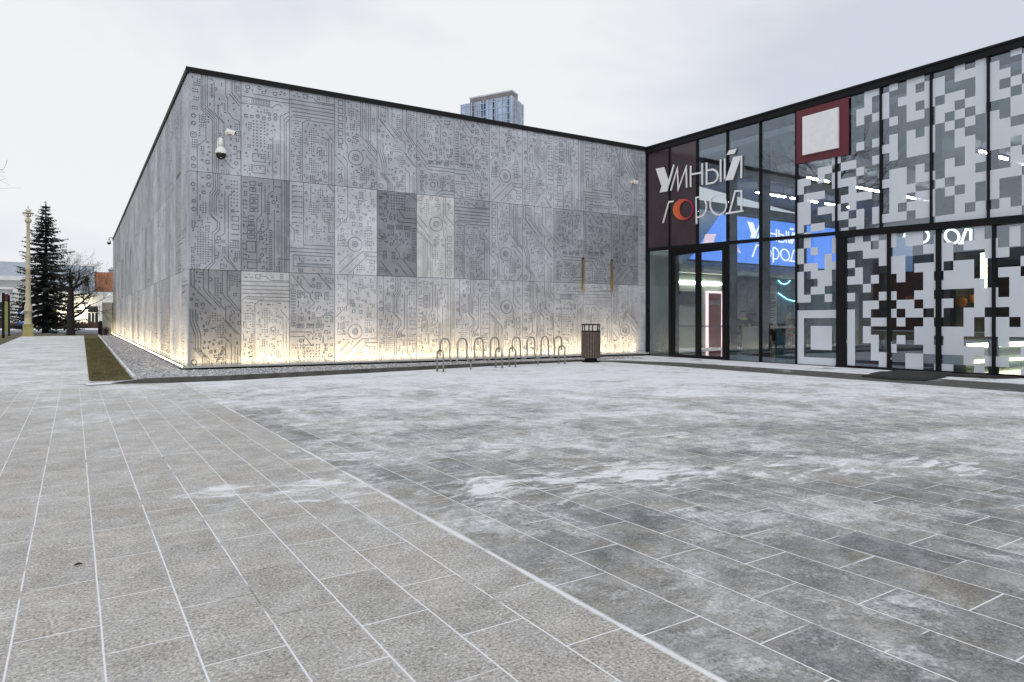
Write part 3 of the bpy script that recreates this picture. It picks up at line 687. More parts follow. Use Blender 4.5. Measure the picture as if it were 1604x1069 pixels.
# ------------------------------------------------------------------ the pavilion
C0 = Vector((2.4005, 18.574)); C1 = Vector((17.457, 17.948))
FA = math.atan2(C1.y - C0.y, C1.x - C0.x)
fe = Vector((math.cos(FA), math.sin(FA))); fn = Vector((fe.y, -fe.x))           # along the front wall / outwards
pav = thing('exhibition_pavilion', 'long grey concrete pavilion with circuit board relief walls and a glazed black framed entrance wing', 'building', (2.4, 18.57, 0))
# walls behind the panels
def quadbox(a, b, t, z0, z1a, z1b, mb):
    """wall from a to b, thickness t to the inner side"""
    d = (b - a).normalized(); n = Vector((-d.y, d.x)) * t
    p = [a, b, b + n, a + n]
    mb.hexa([(q.x, q.y, z0) for q in p], [(p[0].x, p[0].y, z1a), (p[1].x, p[1].y, z1b), (p[2].x, p[2].y, z1b), (p[3].x, p[3].y, z1a)])
mb = MB(); quadbox(C0 + fn * -0.05 + fe * 0.05, C1 + fn * -0.05, 0.3, -0.05, 7.42, 7.36, mb)
front = obj('front_wall', mb, 'gap', pav)
SE = Vector((2.4005, 56.75))
mb = MB(); quadbox(Vector((2.4505, 56.72)), Vector((2.4505, 18.62)), 0.3, 0.0, 7.06, 7.40, mb)
side = obj('side_wall', mb, 'gap', pav)
base_tone = (0.445, 0.466, 0.508)
def tone(k, warm=0.0, rng=random.Random(11)):
    k = 1 + (k - 1) * 1.3; j = rng.uniform(0.94, 1.06)
    return (base_tone[0] * k * j * (1 + warm), base_tone[1] * k * j * (1 + warm * .6), base_tone[2] * k * j * (1 - warm * .4), 1)
ROWS = ['ABCDEFGHIJKL', 'IJKHgdCDEFGH', 'ECGHIJIdABCD']
TONE = [[1.0, 1.03, .86, .98, 1.0, .93, .98, 1.05, 1.05, 1.02, 1.0, .95],
        [.90, .72, .98, 1.15, .62, 1.14, .83, 1.0, 1.06, .86, .80, .72],
        [.66, 1.06, .92, 1.10, 1.0, 1.08, 1.04, .98, 1.0, 1.04, 1.0, 1.0]]
WARM = {(1, 3): .03, (1, 5): .08, (2, 1): .05, (2, 3): .02, (2, 5): .04}
ZR = [4.995, 2.535, 0.075]
def panel(mesh, parent, co, loc, rot, sx=1.0, sz=1.0):
    o = bpy.data.objects.new('relief_panel', mesh); COL.objects.link(o)
    o.location = loc; o.rotation_euler = rot; o.scale = (sx, 1, sz); o.color = co
    o.parent = parent; o.matrix_parent_inverse = wm(parent).inverted(); return o
for r in range(3):
    for c in range(12):
        p = C0 + fe * (0.028 + c * 1.2205)
        panel(PM[ROWS[r][c]], front, tone(TONE[r][c], WARM.get((r, c), 0)), (p.x, p.y, ZR[r]), (0, 0, FA), 1.208 / 1.20, 2.448 / 2.44)
    p = C0 + fe * (0.028 + 12 * 1.2205)
    panel(PM['Z'], front, tone([1.08, 1.05, 1.06][r]), (p.x, p.y, ZR[r]), (0, 0, FA), 0.385 / 0.30, 2.448 / 2.44)
SEQ = 'LKJIHGFEDCBA'; rng = random.Random(4)
for c in range(31):
    y = 18.60 + (c + 1) * 1.229; g0 = gz(y); top = 7.44 - (y - 18.6) / 38.1 * 0.32; h = (top - 0.075 - g0) / 3
    for r in range(3):
        ch = SEQ[(c + r * 5) % 12]
        panel(PM[ch], side, tone(rng.uniform(1.0, 1.2) if rng.random() < .8 else .88, 0.02), (2.4005, y, 0.075 + g0 + h * (2 - r)), (0, 0, -PI / 2), 1.218 / 1.2, (h - .012) / 2.44)
# black roof edge, roof, lit ledge
mb = MB()
def rail(a, b, o0, o1, z0a, z1a, z0b, z1b, mb):
    """beam along a-b between outward offsets o0 and o1 (outward = right of a->b)"""
    d = (b - a).normalized(); n = Vector((d.y, -d.x))
    q = [a + n * o0, a + n * o1, b + n * o1, b + n * o0]
    mb.hexa([(q[0].x, q[0].y, z0a), (q[1].x, q[1].y, z0a), (q[2].x, q[2].y, z0b), (q[3].x, q[3].y, z0b)],
            [(q[0].x, q[0].y, z1a), (q[1].x, q[1].y, z1a), (q[2].x, q[2].y, z1b), (q[3].x, q[3].y, z1b)])
rail(C0 + fe * -0.05, C1, -0.4, 0.05, 7.44, 7.57, 7.40, 7.545, mb)
rail(Vector((2.4, 56.8)), C0 + Vector((0, -0.0)), -0.395, 0.045, 7.10, 7.22, 7.442, 7.567, mb)
obj('roof_edge', mb, 'black', pav)
G_ = Vector((17.2104, 6.244)); ge = Vector((-0.02109, -0.99978)); gn = Vector((-0.99978, 0.02109))   # glass wall: along / outwards
def gp(u, off=0.0): return C1 + ge * u + gn * off
mb = MB()
mb.hexa([(2.8, 18.95, 7.0), (17.3, 18.4, 7.0), (17.3, 56.5, 7.0), (2.8, 56.5, 7.0)], [(2.8, 18.95, 7.1), (17.3, 18.4, 7.1), (17.3, 56.5, 7.1), (2.8, 56.5, 7.1)])
obj('roof', mb, 'black', pav)
mb = MB(); q = [gp(-0.2, -0.16), gp(20.4, -0.16), Vector((36, -2.5)), Vector((36, 22))]
mb.hexa([(p.x, p.y, 6.98) for p in q], [(p.x, p.y, 7.18) for p in q]); obj('entrance_roof', mb, 'black', pav)
mb = MB()
rail(C0 + fe * -0.13, C1 + fe * -0.03, 0.0, 0.135, 0.060, 0.080, 0.060, 0.080, mb); rail(C0 + fe * -0.135, C1 + fe * -0.02, 0.135, 0.15, 0.060, 0.108, 0.060, 0.108, mb)
ledge = obj('light_ledge', mb, 'stone', pav)
mb = MB(); rail(Vector((2.4, 56.7)), Vector((2.4, 18.58)), 0.0, 0.135, 0.386, 0.41, 0.046, 0.072, mb); rail(Vector((2.4, 56.7)), Vector((2.4, 18.45)), 0.135, 0.15, 0.386, 0.414, 0.046, 0.075, mb)
ledge2 = obj('light_ledge', mb, 'stone', pav)
mb = MB(); rail(C0 + fe * 0.1, C1 + fe * -0.5, 0.09, 0.115, 0.078, 0.088, 0.078, 0.088, mb); obj('light_strip', mb, 'led', ledge)
mb = MB(); rail(Vector((2.4, 56.6)), Vector((2.4, 18.7)), 0.09, 0.115, 0.413, 0.424, 0.076, 0.087, mb); obj('light_strip', mb, 'led', ledge2)
mb = MB(); rail(C0 + fe * -0.2, C1, -0.1, 0.02, -0.02, 0.058, -0.02, 0.058, mb); rail(Vector((2.4, 56.7)), Vector((2.4, 18.5)), -0.1, 0.03, 0.2, 0.38, -0.02, 0.044, mb)
obj('plinth', mb, 'black', pav)
def strip_light(a, b, z0, z1, n, power, spread=100, tilt=0.2):
    """the light the ledge strips throw up the wall"""
    for i in range(n):
        t = (i + 0.5) / n; p = a.lerp(b, t)
        l = bpy.data.lights.new('ledge_light', 'AREA'); l.shape = 'RECTANGLE'; l.size = (b - a).length / n; l.size_y = 0.03
        l.energy = power; l.color = (1.0, 0.72, 0.37); l.spread = R(spread)
        o = bpy.data.objects.new('ledge_light', l); COL.objects.link(o)
        d = (b - a).normalized(); n_in = Vector((-d.y, d.x, 0))
        z = (n_in * -0.22 + Vector((0, 0, -1))).normalized(); x = Vector((d.x, d.y, 0)); y = z.cross(x)
        # light shines along its local -Z
        z = -(n_in * tilt + Vector((0, 0, 1))).normalized(); y = z.cross(x)
        o.matrix_world = Matrix(((x.x, y.x, z.x, p.x), (x.y, y.y, z.y, p.y), (x.z, y.z, z.z, z0 + (z1 - z0) * t), (0, 0, 0, 1)))
for spread_, tilt_, lp_ in ((110, 0.22, 4.8), (46, 0.06, 4.3)):
    strip_light(C0 + fe * 0.1 + fn * 0.112, C1 + fe * -0.5 + fn * 0.112, 0.092, 0.092, 6, lp_ * 14.4 / 6, spread_, tilt_)
    strip_light(Vector((2.288, 56.6)), Vector((2.288, 18.7)), 0.43, 0.093, 12, lp_ * 37.9 / 12, spread_, tilt_)

# ---- glazed wing
mb = MB()
def gbox(mb, u0, u1, o0, o1, z0a, z1a, z0b=None, z1b=None):
    z0b = z0a if z0b is None else z0b; z1b = z1a if z1b is None else z1b
    a, b, c, d = gp(u0, o0), gp(u0, o1), gp(u1, o1), gp(u1, o0)
    mb.hexa([(a.x, a.y, z0a), (b.x, b.y, z0a), (c.x, c.y, z0b), (d.x, d.y, z0b)], [(a.x, a.y, z1a), (b.x, b.y, z1a), (c.x, c.y, z1b), (d.x, d.y, z1b)])
def ztop(u): return 7.53 - 0.016 * u
def zband(u): return 7.30 - 0.0135 * u
def ztr(u): return 3.87 - 0.0305 * u
UE = 20.2
gbox(mb, 0.0, UE, -0.16, 0.075, zband(0), ztop(0), zband(UE), ztop(UE)); gbox(mb, 0.0, UE, 0.077, 0.10, ztop(0) - 0.05, ztop(0) + .004, ztop(UE) - .05, ztop(UE) + .004)
gbox(mb, 0.1, UE, -0.40, -0.165, 6.90, 7.40, 6.90, 7.15); obj('roof_fascia', mb, 'black', pav)
mb = MB(); gbox(mb, 0.06, 7.42, -0.05, 0.045, ztr(0) - .11, ztr(0), ztr(7.42) - .09, ztr(7.42)); obj('transom', mb, 'black', pav)
mb = MB(); gbox(mb, 7.421, UE, -0.04, 0.13, ztr(7.42) - .18, ztr(7.42) - .005, ztr(UE) - .15, ztr(UE) - .005); obj('portal_header', mb, 'black', pav)
mb = MB(); gbox(mb, 0.0, 7.42, -0.06, 0.04, -0.05, 0.012); obj('sill', mb, 'black', pav)
mb = MB(); gbox(mb, 7.421, UE, -0.04, 0.12, -0.05, 0.055); obj('portal_sill', mb, 'black', pav)
MU = [1.164, 2.429, 3.688, 4.929, 6.159, 7.382, 8.595, 9.813, 11.03, 12.25, 13.47, 14.69, 15.91, 17.13, 18.35, 19.57]
mb = MB(); gbox(mb, 0.0, 0.075, -0.1, 0.06, 0, 7.4); obj('corner_post', mb, 'black', pav)
for i, u in enumerate(MU):
    zb = 0.0 if i < 5 and i not in (1,) else ztr(u) - 0.05
    mb = MB(); gbox(mb, u - 0.022, u + 0.022, -0.06, 0.05, zb, zband(u) + .05); obj('mullion', mb, 'black', pav)
    mb = MB(); zb2 = zb if i not in (0, 1) else 0.0
    if i > 1 or i == 0:
        gbox(mb, u - 0.04, u + 0.04, -0.40, -0.065, 0.0, 6.95 if i > 1 else 3.6); obj('steel_fin', mb, 'dark_fin', pav)
PP = [(7.421, 7.693), (8.791, 8.878), (9.951, 10.065), (11.131, 11.193), (12.33, 12.42), (13.55, 13.64), (14.77, 14.86), (15.99, 16.08), (17.21, 17.3), (18.4, 18.5)]
for a, b in PP:
    mb = MB(); gbox(mb, a, b, -0.035, 0.10, 0.05, ztr(a) - .165); obj('portal_post', mb, 'black', pav)
# brown spandrels over the door
def pane(u0, u1, z0, z1, m, off=0.0, name='window_pane', parent=None, th=0.012):
    mb = MB(); gbox(mb, u0, u1, off - th, off, z0, z1); return obj(name, mb, m, parent or pav)
pane(0.077, 1.14, ztr(0.6) - .05, 7.31, 'brown', name='spandrel'); pane(1.188, 2.405, ztr(1.8) - .05, 7.30, 'brown', name='spandrel')
upper = []
UB = [2.429, 3.688, 4.929, 6.159, 7.382, 8.595, 9.813, 11.03, 12.25, 13.47, 14.69, 15.91, 17.13, 18.35, 19.57]
for a, b in zip(UB[:-1], UB[1:]): upper.append((a + .024, b - .024, pane(a + .024, b - .024, ztr(b) - .1, zband(a) + .03, 'glass')))
lower = [(0.077, 1.14, pane(0.077, 1.14, 0.012, ztr(1) - .06, 'glass'))]
for a, b in zip((3.688, 4.929, 6.159), (4.929, 6.159, 7.40)): lower.append((a + .024, b - .022, pane(a + .024, b - .022, 0.012, ztr(b) - .06, 'glass')))
portal = []
for (a0, a1), (b0, b1) in zip(PP[:-1], PP[1:]): portal.append((a1 + .001, b0 - .001, pane(a1 + .001, b0 - .001, 0.055, ztr(b0) - .165, 'glass', 0.06)))
# entrance door leaves
mb = MB(); gbox(mb, 1.19, 1.275, -.07, .055, 0, 3.72); gbox(mb, 3.66, 3.665, -.07, .055, 0, 3.72); gbox(mb, 1.275, 3.66, -.07, .055, 3.62, 3.72)
frame = obj('door_frame', mb, 'black', pav)
for (a, b, hs) in ((1.28, 2.462, 2.40), (2.472, 3.655, 2.53)):
    mb = MB(); st = (0.115, 0.106) if hs < 2.5 else (0.107, 0.169)
    gbox(mb, a, a + st[0], -.03, .03, 0.015, 3.615); gbox(mb, b - st[1], b, -.03, .03, .015, 3.615)
    gbox(mb, a + st[0], b - st[1], -.03, .03, 3.50, 3.615); gbox(mb, a + st[0], b - st[1], -.03, .03, .015, .10)
    dr = obj('door', mb, 'black', pav)
    pane(a + st[0], b - st[1], .10, 3.50, 'glass', name='door_glass', parent=dr)
    mb = MB(); gbox(mb, a + st[0] + .01, b - st[1] - .01, -.12, -.09, 1.05, 1.09); gbox(mb, a + st[0] + .01, a + st[0] + .05, -.09, -.012, 1.05, 1.09); gbox(mb, b - st[1] - .05, b - st[1] - .01, -.09, -.012, 1.05, 1.09)
    obj('push_bar', mb, 'dark_fin', dr)

# ---- white pixel film on the glass
UCOL = [6.178, 6.391, 6.605, 6.818, 7.03, 7.245, 7.502, 7.722, 7.936, 8.151, 8.362, 8.570, 8.804, 9.018, 9.232, 9.444, 9.654, 9.899, 10.113, 10.326, 10.544, 10.762, 10.976, 11.243, 11.457, 11.668]
while UCOL[-1] < UE: UCOL.append(UCOL[-1] + 0.2165)
RH = 0.219
def rows(s):
    r = set()
    for q in s.split():
        if '-' in q: a, b = q.split('-'); r |= set(range(int(a), int(b) + 1))
        else: r.add(int(q))
    return r
LOW = {0: '0-6 8-11 13-14', 1: '0 6 8 12 15-16', 2: '0 2-4 6 9 11-12 14', 3: '0 2-4 6 9-11', 4: '0 2-4 6 8 10-13', 5: '0 6 12 14-15',
       7: '0-6 8 10 12 14', 8: '10-11 14-15', 9: '3-4 6-7 9 13-14', 10: '1-3 5 7 10 13 15', 11: '0-1 5 8 12-14',
       12: '2 6 8 11-12 14-15', 13: '3 5 7 10-12', 14: '0-1 6-7 14-15', 15: '0-1 3-4 6 8 11 14-15', 16: '2-5 7-11 13', 17: '0 2 4 6-7 9 11-14',
       18: '0 2-4 7 9-10 12-13', 19: '2-4 9-11', 20: '1-2 4-6 9-11 13', 21: '0 2 6-9 13-15', 22: '1 4-5 7-8 12-13', 23: '1 3-5 7 10 12', 24: '4 6-10 13-14', 25: '0 2 4-9 11'}
UPP = {0: '17-20 22-23', 1: '16 18-21 23', 2: '17 21', 3: '17 19 21 23-24', 4: '19 24', 5: '18-19 22-23 25 29-31', 6: '16 18 20 22 24', 7: '17 19-22 24', 8: '16-18 20 23 26 29-30', 9: '20 30-32', 10: '17-18 24 26 29 32',
       11: '17 21 25 29-31', 12: '17-22 24-26 28 32', 13: '17 19-22 30', 14: '18 20 24-26 28-32', 15: '17-19 21-22 24-25 28 30 32', 16: '17-19 21 24-26 29-31',
       17: '16 20 27-28 30-31', 18: '16 19 21-22 26 28-29', 19: '16-18 20-21 24-25 27 29 31-32', 20: '16 18-24 26 28 31', 21: '16-17 20 22 27-32', 22: '16 18-20 23-26 28-31', 23: '16-17 20 23-25 28 30', 24: '16 20-22 24 26-27 29 32', 25: '17-19 21 23-24 26-28 30-31'}
rng = random.Random(77)
for j in range(26, len(UCOL)):
    LOW[j] = ' '.join(str(i) for i in range(16) if rng.random() < .55); UPP[j] = ' '.join(str(i) for i in range(16, 33) if rng.random() < .5)
def film(panes, table, off, zlo, zhi, umin):
    for (a, b, po) in panes:
        if b <= umin: continue
        mb = MB()
        for j in range(len(UCOL) - 1):
            u0, u1 = max(UCOL[j], a + .004), min(UCOL[j + 1], b - .004)
            if u1 - u0 < .02: continue
            rs = sorted(rows(table.get(j, '')))
            while rs:
                r0 = rs.pop(0); r1 = r0
                while rs and rs[0] == r1 + 1: r1 = rs.pop(0)
                z0, z1 = max(r0 * RH, zlo(u0)), min((r1 + 1) * RH, zhi(u0))
                if z1 - z0 > .01: gbox(mb, u0, u1, off + .002, off + .0035, z0, z1)
        if mb.f: obj('pixel_film', mb, 'film', po)
film(upper, UPP, 0.0, lambda u: ztr(u) - .05, lambda u: 7.22, 6.1)
film(lower, LOW, 0.0, lambda u: .014, lambda u: ztr(u) - .10, 6.1)
film(portal, LOW, 0.06, lambda u: .058, lambda u: ztr(u) - .17, 6.1)

# ---- lettering on the glass
def ribbon(mb, pts, w, o0, o1, P, closed=False):
    """flat stroke with mitred corners, extruded between two depths; P maps (u, z, depth) to a point"""
    p = [Vector(q) for q in pts]; n = len(p); L = []; Q = []
    for i in range(n):
        a = p[i - 1] if (i > 0 or closed) else None; b = p[(i + 1) % n] if (i < n - 1 or closed) else None
        d1 = (p[i] - a).normalized() if a is not None else (b - p[i]).normalized()
        d2 = (b - p[i]).normalized() if b is not None else d1
        n1 = Vector((-d1.y, d1.x)); n2 = Vector((-d2.y, d2.x)); m = n1 + n2
        m = m.normalized() if m.length > 1e-3 else n1
        s = w / 2 / max(0.32, m.dot(n1)); L.append(p[i] + m * s); Q.append(p[i] - m * s)
    V = [P(q.x, q.y, o0) for q in L] + [P(q.x, q.y, o0) for q in Q] + [P(q.x, q.y, o1) for q in L] + [P(q.x, q.y, o1) for q in Q]
    F = []; e = n if closed else n - 1
    for i in range(e):
        j = (i + 1) % n
        F += [(i, j, n + j, n + i), (2 * n + i, 3 * n + i, 3 * n + j, 2 * n + j), (i, 2 * n + i, 2 * n + j, j), (n + i, n + j, 3 * n + j, 3 * n + i)]
    if not closed: F += [(0, n, 3 * n, 2 * n), (n - 1, 3 * n - 1, 4 * n - 1, 2 * n - 1)]
    mb.add(V, F)
def plate(mb, poly, o0, o1, P):
    n = len(poly); mb.add([P(x, z, o0) for x, z in poly] + [P(x, z, o1) for x, z in poly],
        [tuple(range(n)), tuple(range(2 * n - 1, n - 1, -1))] + [(i, i + n, (i + 1) % n + n, (i + 1) % n) for i in range(n)])
def ell(cx, cz, rx, rz, n=40, sh=0.0):
    return [(cx + rx * math.cos(2 * PI * i / n), cz + rz * math.sin(2 * PI * i / n) + sh * math.cos(2 * PI * i / n)) for i in range(n)]
def crescent(mb, o0, o1, P):
    n = 48; A = ell(1.825, 5.03, .465, .358, n, -.055); B = ell(1.957, 5.013, .298, .286, n, -.035)
    V = [P(*q, o0) for q in A] + [P(*q, o0) for q in B] + [P(*q, o1) for q in A] + [P(*q, o1) for q in B]; F = []
    for i in range(n):
        j = (i + 1) % n; F += [(i, j, n + j, n + i), (2 * n + i, 3 * n + i, 3 * n + j, 2 * n + j), (i, 2 * n + i, 2 * n + j, j), (n + i, n + j, 3 * n + j, 3 * n + i)]
    mb.add(V, F)
WS = 0.056; h = WS / 2
LET = [
 [('p', [(0.516, 6.661), (0.922, 6.641), (1.142, 6.127), (1.373, 6.648), (1.429, 6.614), (1.085, 5.767), (0.708, 5.782), (0.807, 5.989)])],
 [('s', [(1.246, 5.761), (1.554, 6.463), (1.601, 5.751), (1.966, 6.432), (1.985, 5.743)])],
 [('s', [(2.166, 6.441), (2.166, 5.729)]), ('s', [(2.166 + h, 6.149), (2.673 - h, 6.124)]), ('s', [(2.673, 6.423), (2.673, 5.717)])],
 [('s', [(2.859, 6.414), (2.859, 5.712 - h)]), ('s', [(2.859 + h, 5.712), (3.143, 5.704), (3.281, 5.76), (3.339, 5.897), (3.281, 6.042), (3.126, 6.139), (2.859 + h, 6.149)]), ('s', [(3.441, 6.398), (3.441, 5.683)])],
 [('s', [(3.612, 6.387), (3.612, 5.74)]), ('p', [(3.609, 5.688), (3.663, 5.731), (3.949, 6.36), (4.225, 6.351), (4.206, 6.255), (3.932, 5.665)]), ('s', [(4.258, 6.348), (4.248, 5.654)]), ('p', [(3.686, 6.486), (3.785, 6.612), (4.072, 6.602), (3.997, 6.462)])],
 [('s', [(0.873, 4.691), (1.158, 5.383), (1.373, 5.373)])],
 [('c', None)],
 [('s', [(2.412, 5.358), (2.426, 4.463)]), ('s', [(2.412 + h, 5.340), (2.576, 5.334), (2.774, 5.221), (2.86, 5.027), (2.835, 4.855), (2.72, 4.708), (2.522, 4.673), (2.412 + h, 4.68)])],
 [('e', ell(3.345, 4.972, .335, .327, 40, -.05))],
 [('s', [(3.800, 4.668), (4.023, 5.289), (4.254, 5.263), (4.254, 4.668)]), ('s', [(3.653, 4.638), (4.333, 4.633)])]]
CYR = ['letter', 'letter', 'letter', 'letter', 'letter', 'letter', 'letter', 'letter', 'letter', 'letter']
def draw(mb, parts, o0, o1, P, w):
    for kind, q in parts:
        if kind == 's': ribbon(mb, q, w, o0, o1, P)
        elif kind == 'e': ribbon(mb, q, w, o0, o1, P, True)
        elif kind == 'p': plate(mb, q, o0, o1, P)
        else: crescent(mb, o0, o1, P)
k = NT('orange_crimson_letter'); v = k.obj(); sp = k.n('ShaderNodeSeparateXYZ'); k.l(v, sp.inputs[0])
yy = gp(1.36).y - 18.57; y2 = gp(2.29).y - 18.57
rp = k.n('ShaderNodeValToRGB'); rp.color_ramp.elements[0].color = (0.66, 0.17, 0.045, 1); rp.color_ramp.elements[1].color = (0.42, 0.01, 0.10, 1)
e = rp.color_ramp.elements.new(0.45); e.color = (0.62, 0.09, 0.05, 1)
k.l(k.mr(sp.outputs[1], gp(1.36).y, gp(2.29).y), rp.inputs[0]); k.l(rp.outputs[0], k.b.inputs['Base Color']); k.b.inputs['Roughness'].default_value = .4
M['letter_orange'] = k.m
gP = lambda u, z, o: (*gp(u, o), z)
sg = thing('facade_lettering', 'white lettering УМНЫЙ ГОРОД with one orange O on the glass beside the entrance', 'sign', (*gp(2.4, .04), 5.5))
for q in LET:
    mb = MB(); draw(mb, q, .055, .028, gP, WS); obj('letter', mb, 'letter_orange' if q[0][0] == 'c' else 'letter_white', sg)
mb = MB()
for u, z in ((0.9, 6.2), (1.6, 6.1), (2.166, 6.0), (2.673, 6.0), (2.859, 6.0), (3.441, 6.0), (4.25, 6.0), (1.0, 5.0), (1.45, 5.0), (2.42, 4.9), (3.02, 4.97), (4.254, 5.0)):
    gbox(mb, u - .012, u + .012, .0, .03, z - .012, z + .012)
obj('standoff', mb, 'steel', sg)
bd = thing('maroon_board', 'maroon board with a plain white square panel high on the glass', 'sign', (*gp(7.0, .05), 6.4))
mb = MB(); plate(mb, [(6.19, 5.70), (7.758, 5.645), (7.758, 7.175), (6.19, 7.205)], .054, .050, gP); obj('backing', mb, 'maroon', bd)
mb = MB(); plate(mb, [(6.42, 5.896), (7.488, 5.872), (7.488, 6.962), (6.42, 6.972)], .115, .055, gP); obj('white_panel', mb, 'white_paint', bd)

# ---- the hall behind the glass
mb = MB(); q = [gp(-0.2, -.1), gp(20.4, -.1), Vector((36, -2.5)), Vector((36, 22))]
mb.hexa([(p.x, p.y, -.06) for p in q], [(p.x, p.y, 0.004) for p in q]); obj('hall_floor', mb, 'int_floor', pav)
mb = MB(); mb.hexa([(p.x, p.y, 6.72) for p in q], [(p.x, p.y, 6.9) for p in q]); obj('hall_ceiling', mb, 'int_ceil', pav)
mb = MB(); mb.box(17.5, 26.2, 21.5, 21.7, 0, 6.7); obj('hall_back_wall', mb, 'int_wall', pav)
mb = MB(); mb.box(26.2, 29.25, 21.45, 21.7, 0, 6.7); obj('hall_back_wall', mb, 'int_grey', pav)
mb = MB(); mb.box(29.25, 29.95, 21.5, 21.7, 0, 6.7); obj('hall_back_wall', mb, 'int_wall', pav)
mb = MB(); mb.box(29.95, 36, 21.5, 21.7, 0, 3.6); mb.cur = 1; mb.box(29.95, 36, 21.5, 21.7, 3.6, 6.7); obj('hall_back_wall', mb, ['teal', 'int_grey'], pav)
mb = MB(); mb.box(35.8, 36, -2.5, 21.45, 0, 6.7); obj('hall_side_wall', mb, 'int_grey', pav)
mb = MB(); mb.box(17.0, 36, -2.7, -2.5, 0, 6.7); obj('hall_end_wall', mb, 'int_grey', pav)
mb = MB(); mb.box(17.50, 18.95, 18.12, 18.3, 0, 3.68); obj('hall_partition', mb, 'int_wall', pav)
mb = MB(); mb.box(17.8, 35.7, 20.9, 21.4, 3.42, 3.92); obj('hall_bulkhead', mb, 'int_wall', pav)
mb = MB(); mb.box(17.8, 35.7, 20.2, 20.5, 6.18, 6.5); obj('hall_beam', mb, 'int_dark', pav)
mb = MB(); mb.box(18.0, 35.7, 15.6, 15.85, 6.35, 6.7); obj('hall_beam', mb, 'int_dark', pav)
mb = MB(); mb.box(18.0, 35.7, 11.6, 11.85, 6.35, 6.7); obj('hall_beam', mb, 'int_dark', pav)
mb = MB(); mb.box(22.4, 25.7, 21.43, 21.495, 2.95, 3.06); obj('wall_light', mb, 'wall_tube', pav)
mb = MB(); mb.box(22.4, 23.95, 21.40, 21.495, 2.0, 2.6); obj('grey_panel', mb, 'int_dark', pav)
mb = MB(); mb.box(24.74, 25.62, 21.40, 21.49, 0.02, 2.55); rd = obj('inner_door', mb, 'red_door', pav)
mb = MB(); mb.box(24.66, 24.74, 21.40, 21.495, 0.02, 2.64); mb.box(25.62, 25.70, 21.40, 21.495, 0.02, 2.64); mb.box(24.74, 25.62, 21.40, 21.495, 2.56, 2.64); obj('neon_frame', mb, 'neon_pink', rd)
# ВХОД on the red door
WP = lambda x0, z0, s: (lambda x, z, o: (x0 + x * s, 21.40 - o, z0 + z * s))
mb = MB(); P = WP(24.82, 2.02, 0.20)
ribbon(mb, [(0, 0), (0, 1.0), (.45, .95), (.45, .58), (.12, .52)], .13, .02, .0, P); ribbon(mb, [(.12, .46), (.55, .40), (.55, .08), (.12, 0.0)], .13, .02, 0, P)
ribbon(mb, [(.85, 0), (1.35, 1)], .13, .02, 0, P); ribbon(mb, [(.85, 1), (1.04, .62)], .13, .02, 0, P); ribbon(mb, [(1.16, .38), (1.35, 0)], .13, .02, 0, P)
ribbon(mb, ell(1.95, .5, .33, .45, 20), .13, .02, 0, P, True)
ribbon(mb, [(2.62, .12), (2.78, 1), (3.15, 1), (3.15, .12)], .13, .02, 0, P); ribbon(mb, [(2.45, -.15), (2.45, .05), (3.32, .05), (3.32, -.15)], .13, .02, 0, P)
obj('lettering', mb, 'stone', rd)
mb = MB()
for i, (z, w_) in enumerate([(3.1, .16), (2.55, .42), (2.45, .36), (2.35, .42), (2.2, .46), (2.12, .4), (2.02, .46), (1.93, .38), (1.75, .3), (1.62, .42), (1.52, .4), (1.4, .34), (1.28, .42)]):
    mb.box(29.38, 29.38 + w_, 21.485, 21.498, z, z + .05)
obj('wall_print', mb, 'int_dark', pav)
for pts in ([(29.97, 3.32), (30.2, 3.18), (30.5, 3.13), (30.8, 3.22), (30.95, 3.34)], [(29.97, 2.68), (30.3, 2.55), (30.7, 2.38), (31.2, 2.30), (31.9, 2.30)]):
    mb = MB(); mb.tube([(x, 21.44, z) for x, z in pts], .022, 8); obj('neon_line', mb, 'neon_cyan', pav)
# ceiling tubes
first = None; n_t = 0; LBL = 'thin white ceiling tube glowing behind the upper glass panes'
for y, xs in ((17.0, (23.3, 25.5, 27.9)), (14.3, (22.0, 25.6, 29.2)), (9.3, (23.5, 25.9))):
    for x in xs:
        if first is None:
            first = thing('ceiling_light', LBL, 'light', (0, 0, 0), 0, 'ceiling light tubes in the hall')
            mb = MB(); mb.box(-.95, .95, -.05, .05, .0, .09); obj('housing', mb, 'int_dark', first, True)
            mb = MB(); mb.box(-.9, .9, -.035, .035, -.05, -.001); obj('tube', mb, 'tube', first, True)
            mb = MB(); mb.tube([(-.8, 0, .09), (-.8, 0, .42)], .008, 6); obj('cable', mb, 'int_dark', first, True)
            mb = MB(); mb.tube([(.8, 0, .09), (.8, 0, .42)], .008, 6); obj('cable', mb, 'int_dark', first, True)
            first.location = (x, y, 6.3)
        else: dup(first, (x, y, 6.3), 0, LBL)
# large led screen with the same words
scr = thing('led_screen', 'big blue LED screen showing УМНЫЙ ГОРОД in white behind the glass', 'screen', (28, 20.5, 5))
mb = MB(); mb.hexa([(22.6, 20.5, 3.95), (33.5, 20.5, 3.95), (33.5, 20.62, 3.95), (22.6, 20.62, 3.95)], [(24.6, 20.5, 6.08), (33.5, 20.5, 6.08), (33.5, 20.62, 6.08), (24.6, 20.62, 6.08)])
obj('display', mb, 'screen', scr)
mb = MB(); mb.box(22.5, 33.6, 20.46, 20.63, 3.88, 3.945); mb.box(24.5, 33.6, 20.46, 20.63, 6.085, 6.15); obj('bezel', mb, 'int_dark', scr)
sP = lambda u, z, o: (26.35 + (u - .516) * 1.0, 20.5 - o, 4.22 + (z - 4.65) * .83)
for q in LET:
    mb = MB(); draw(mb, q, .02, .004, sP, .085); obj('letter', mb, 'screen_white', scr)
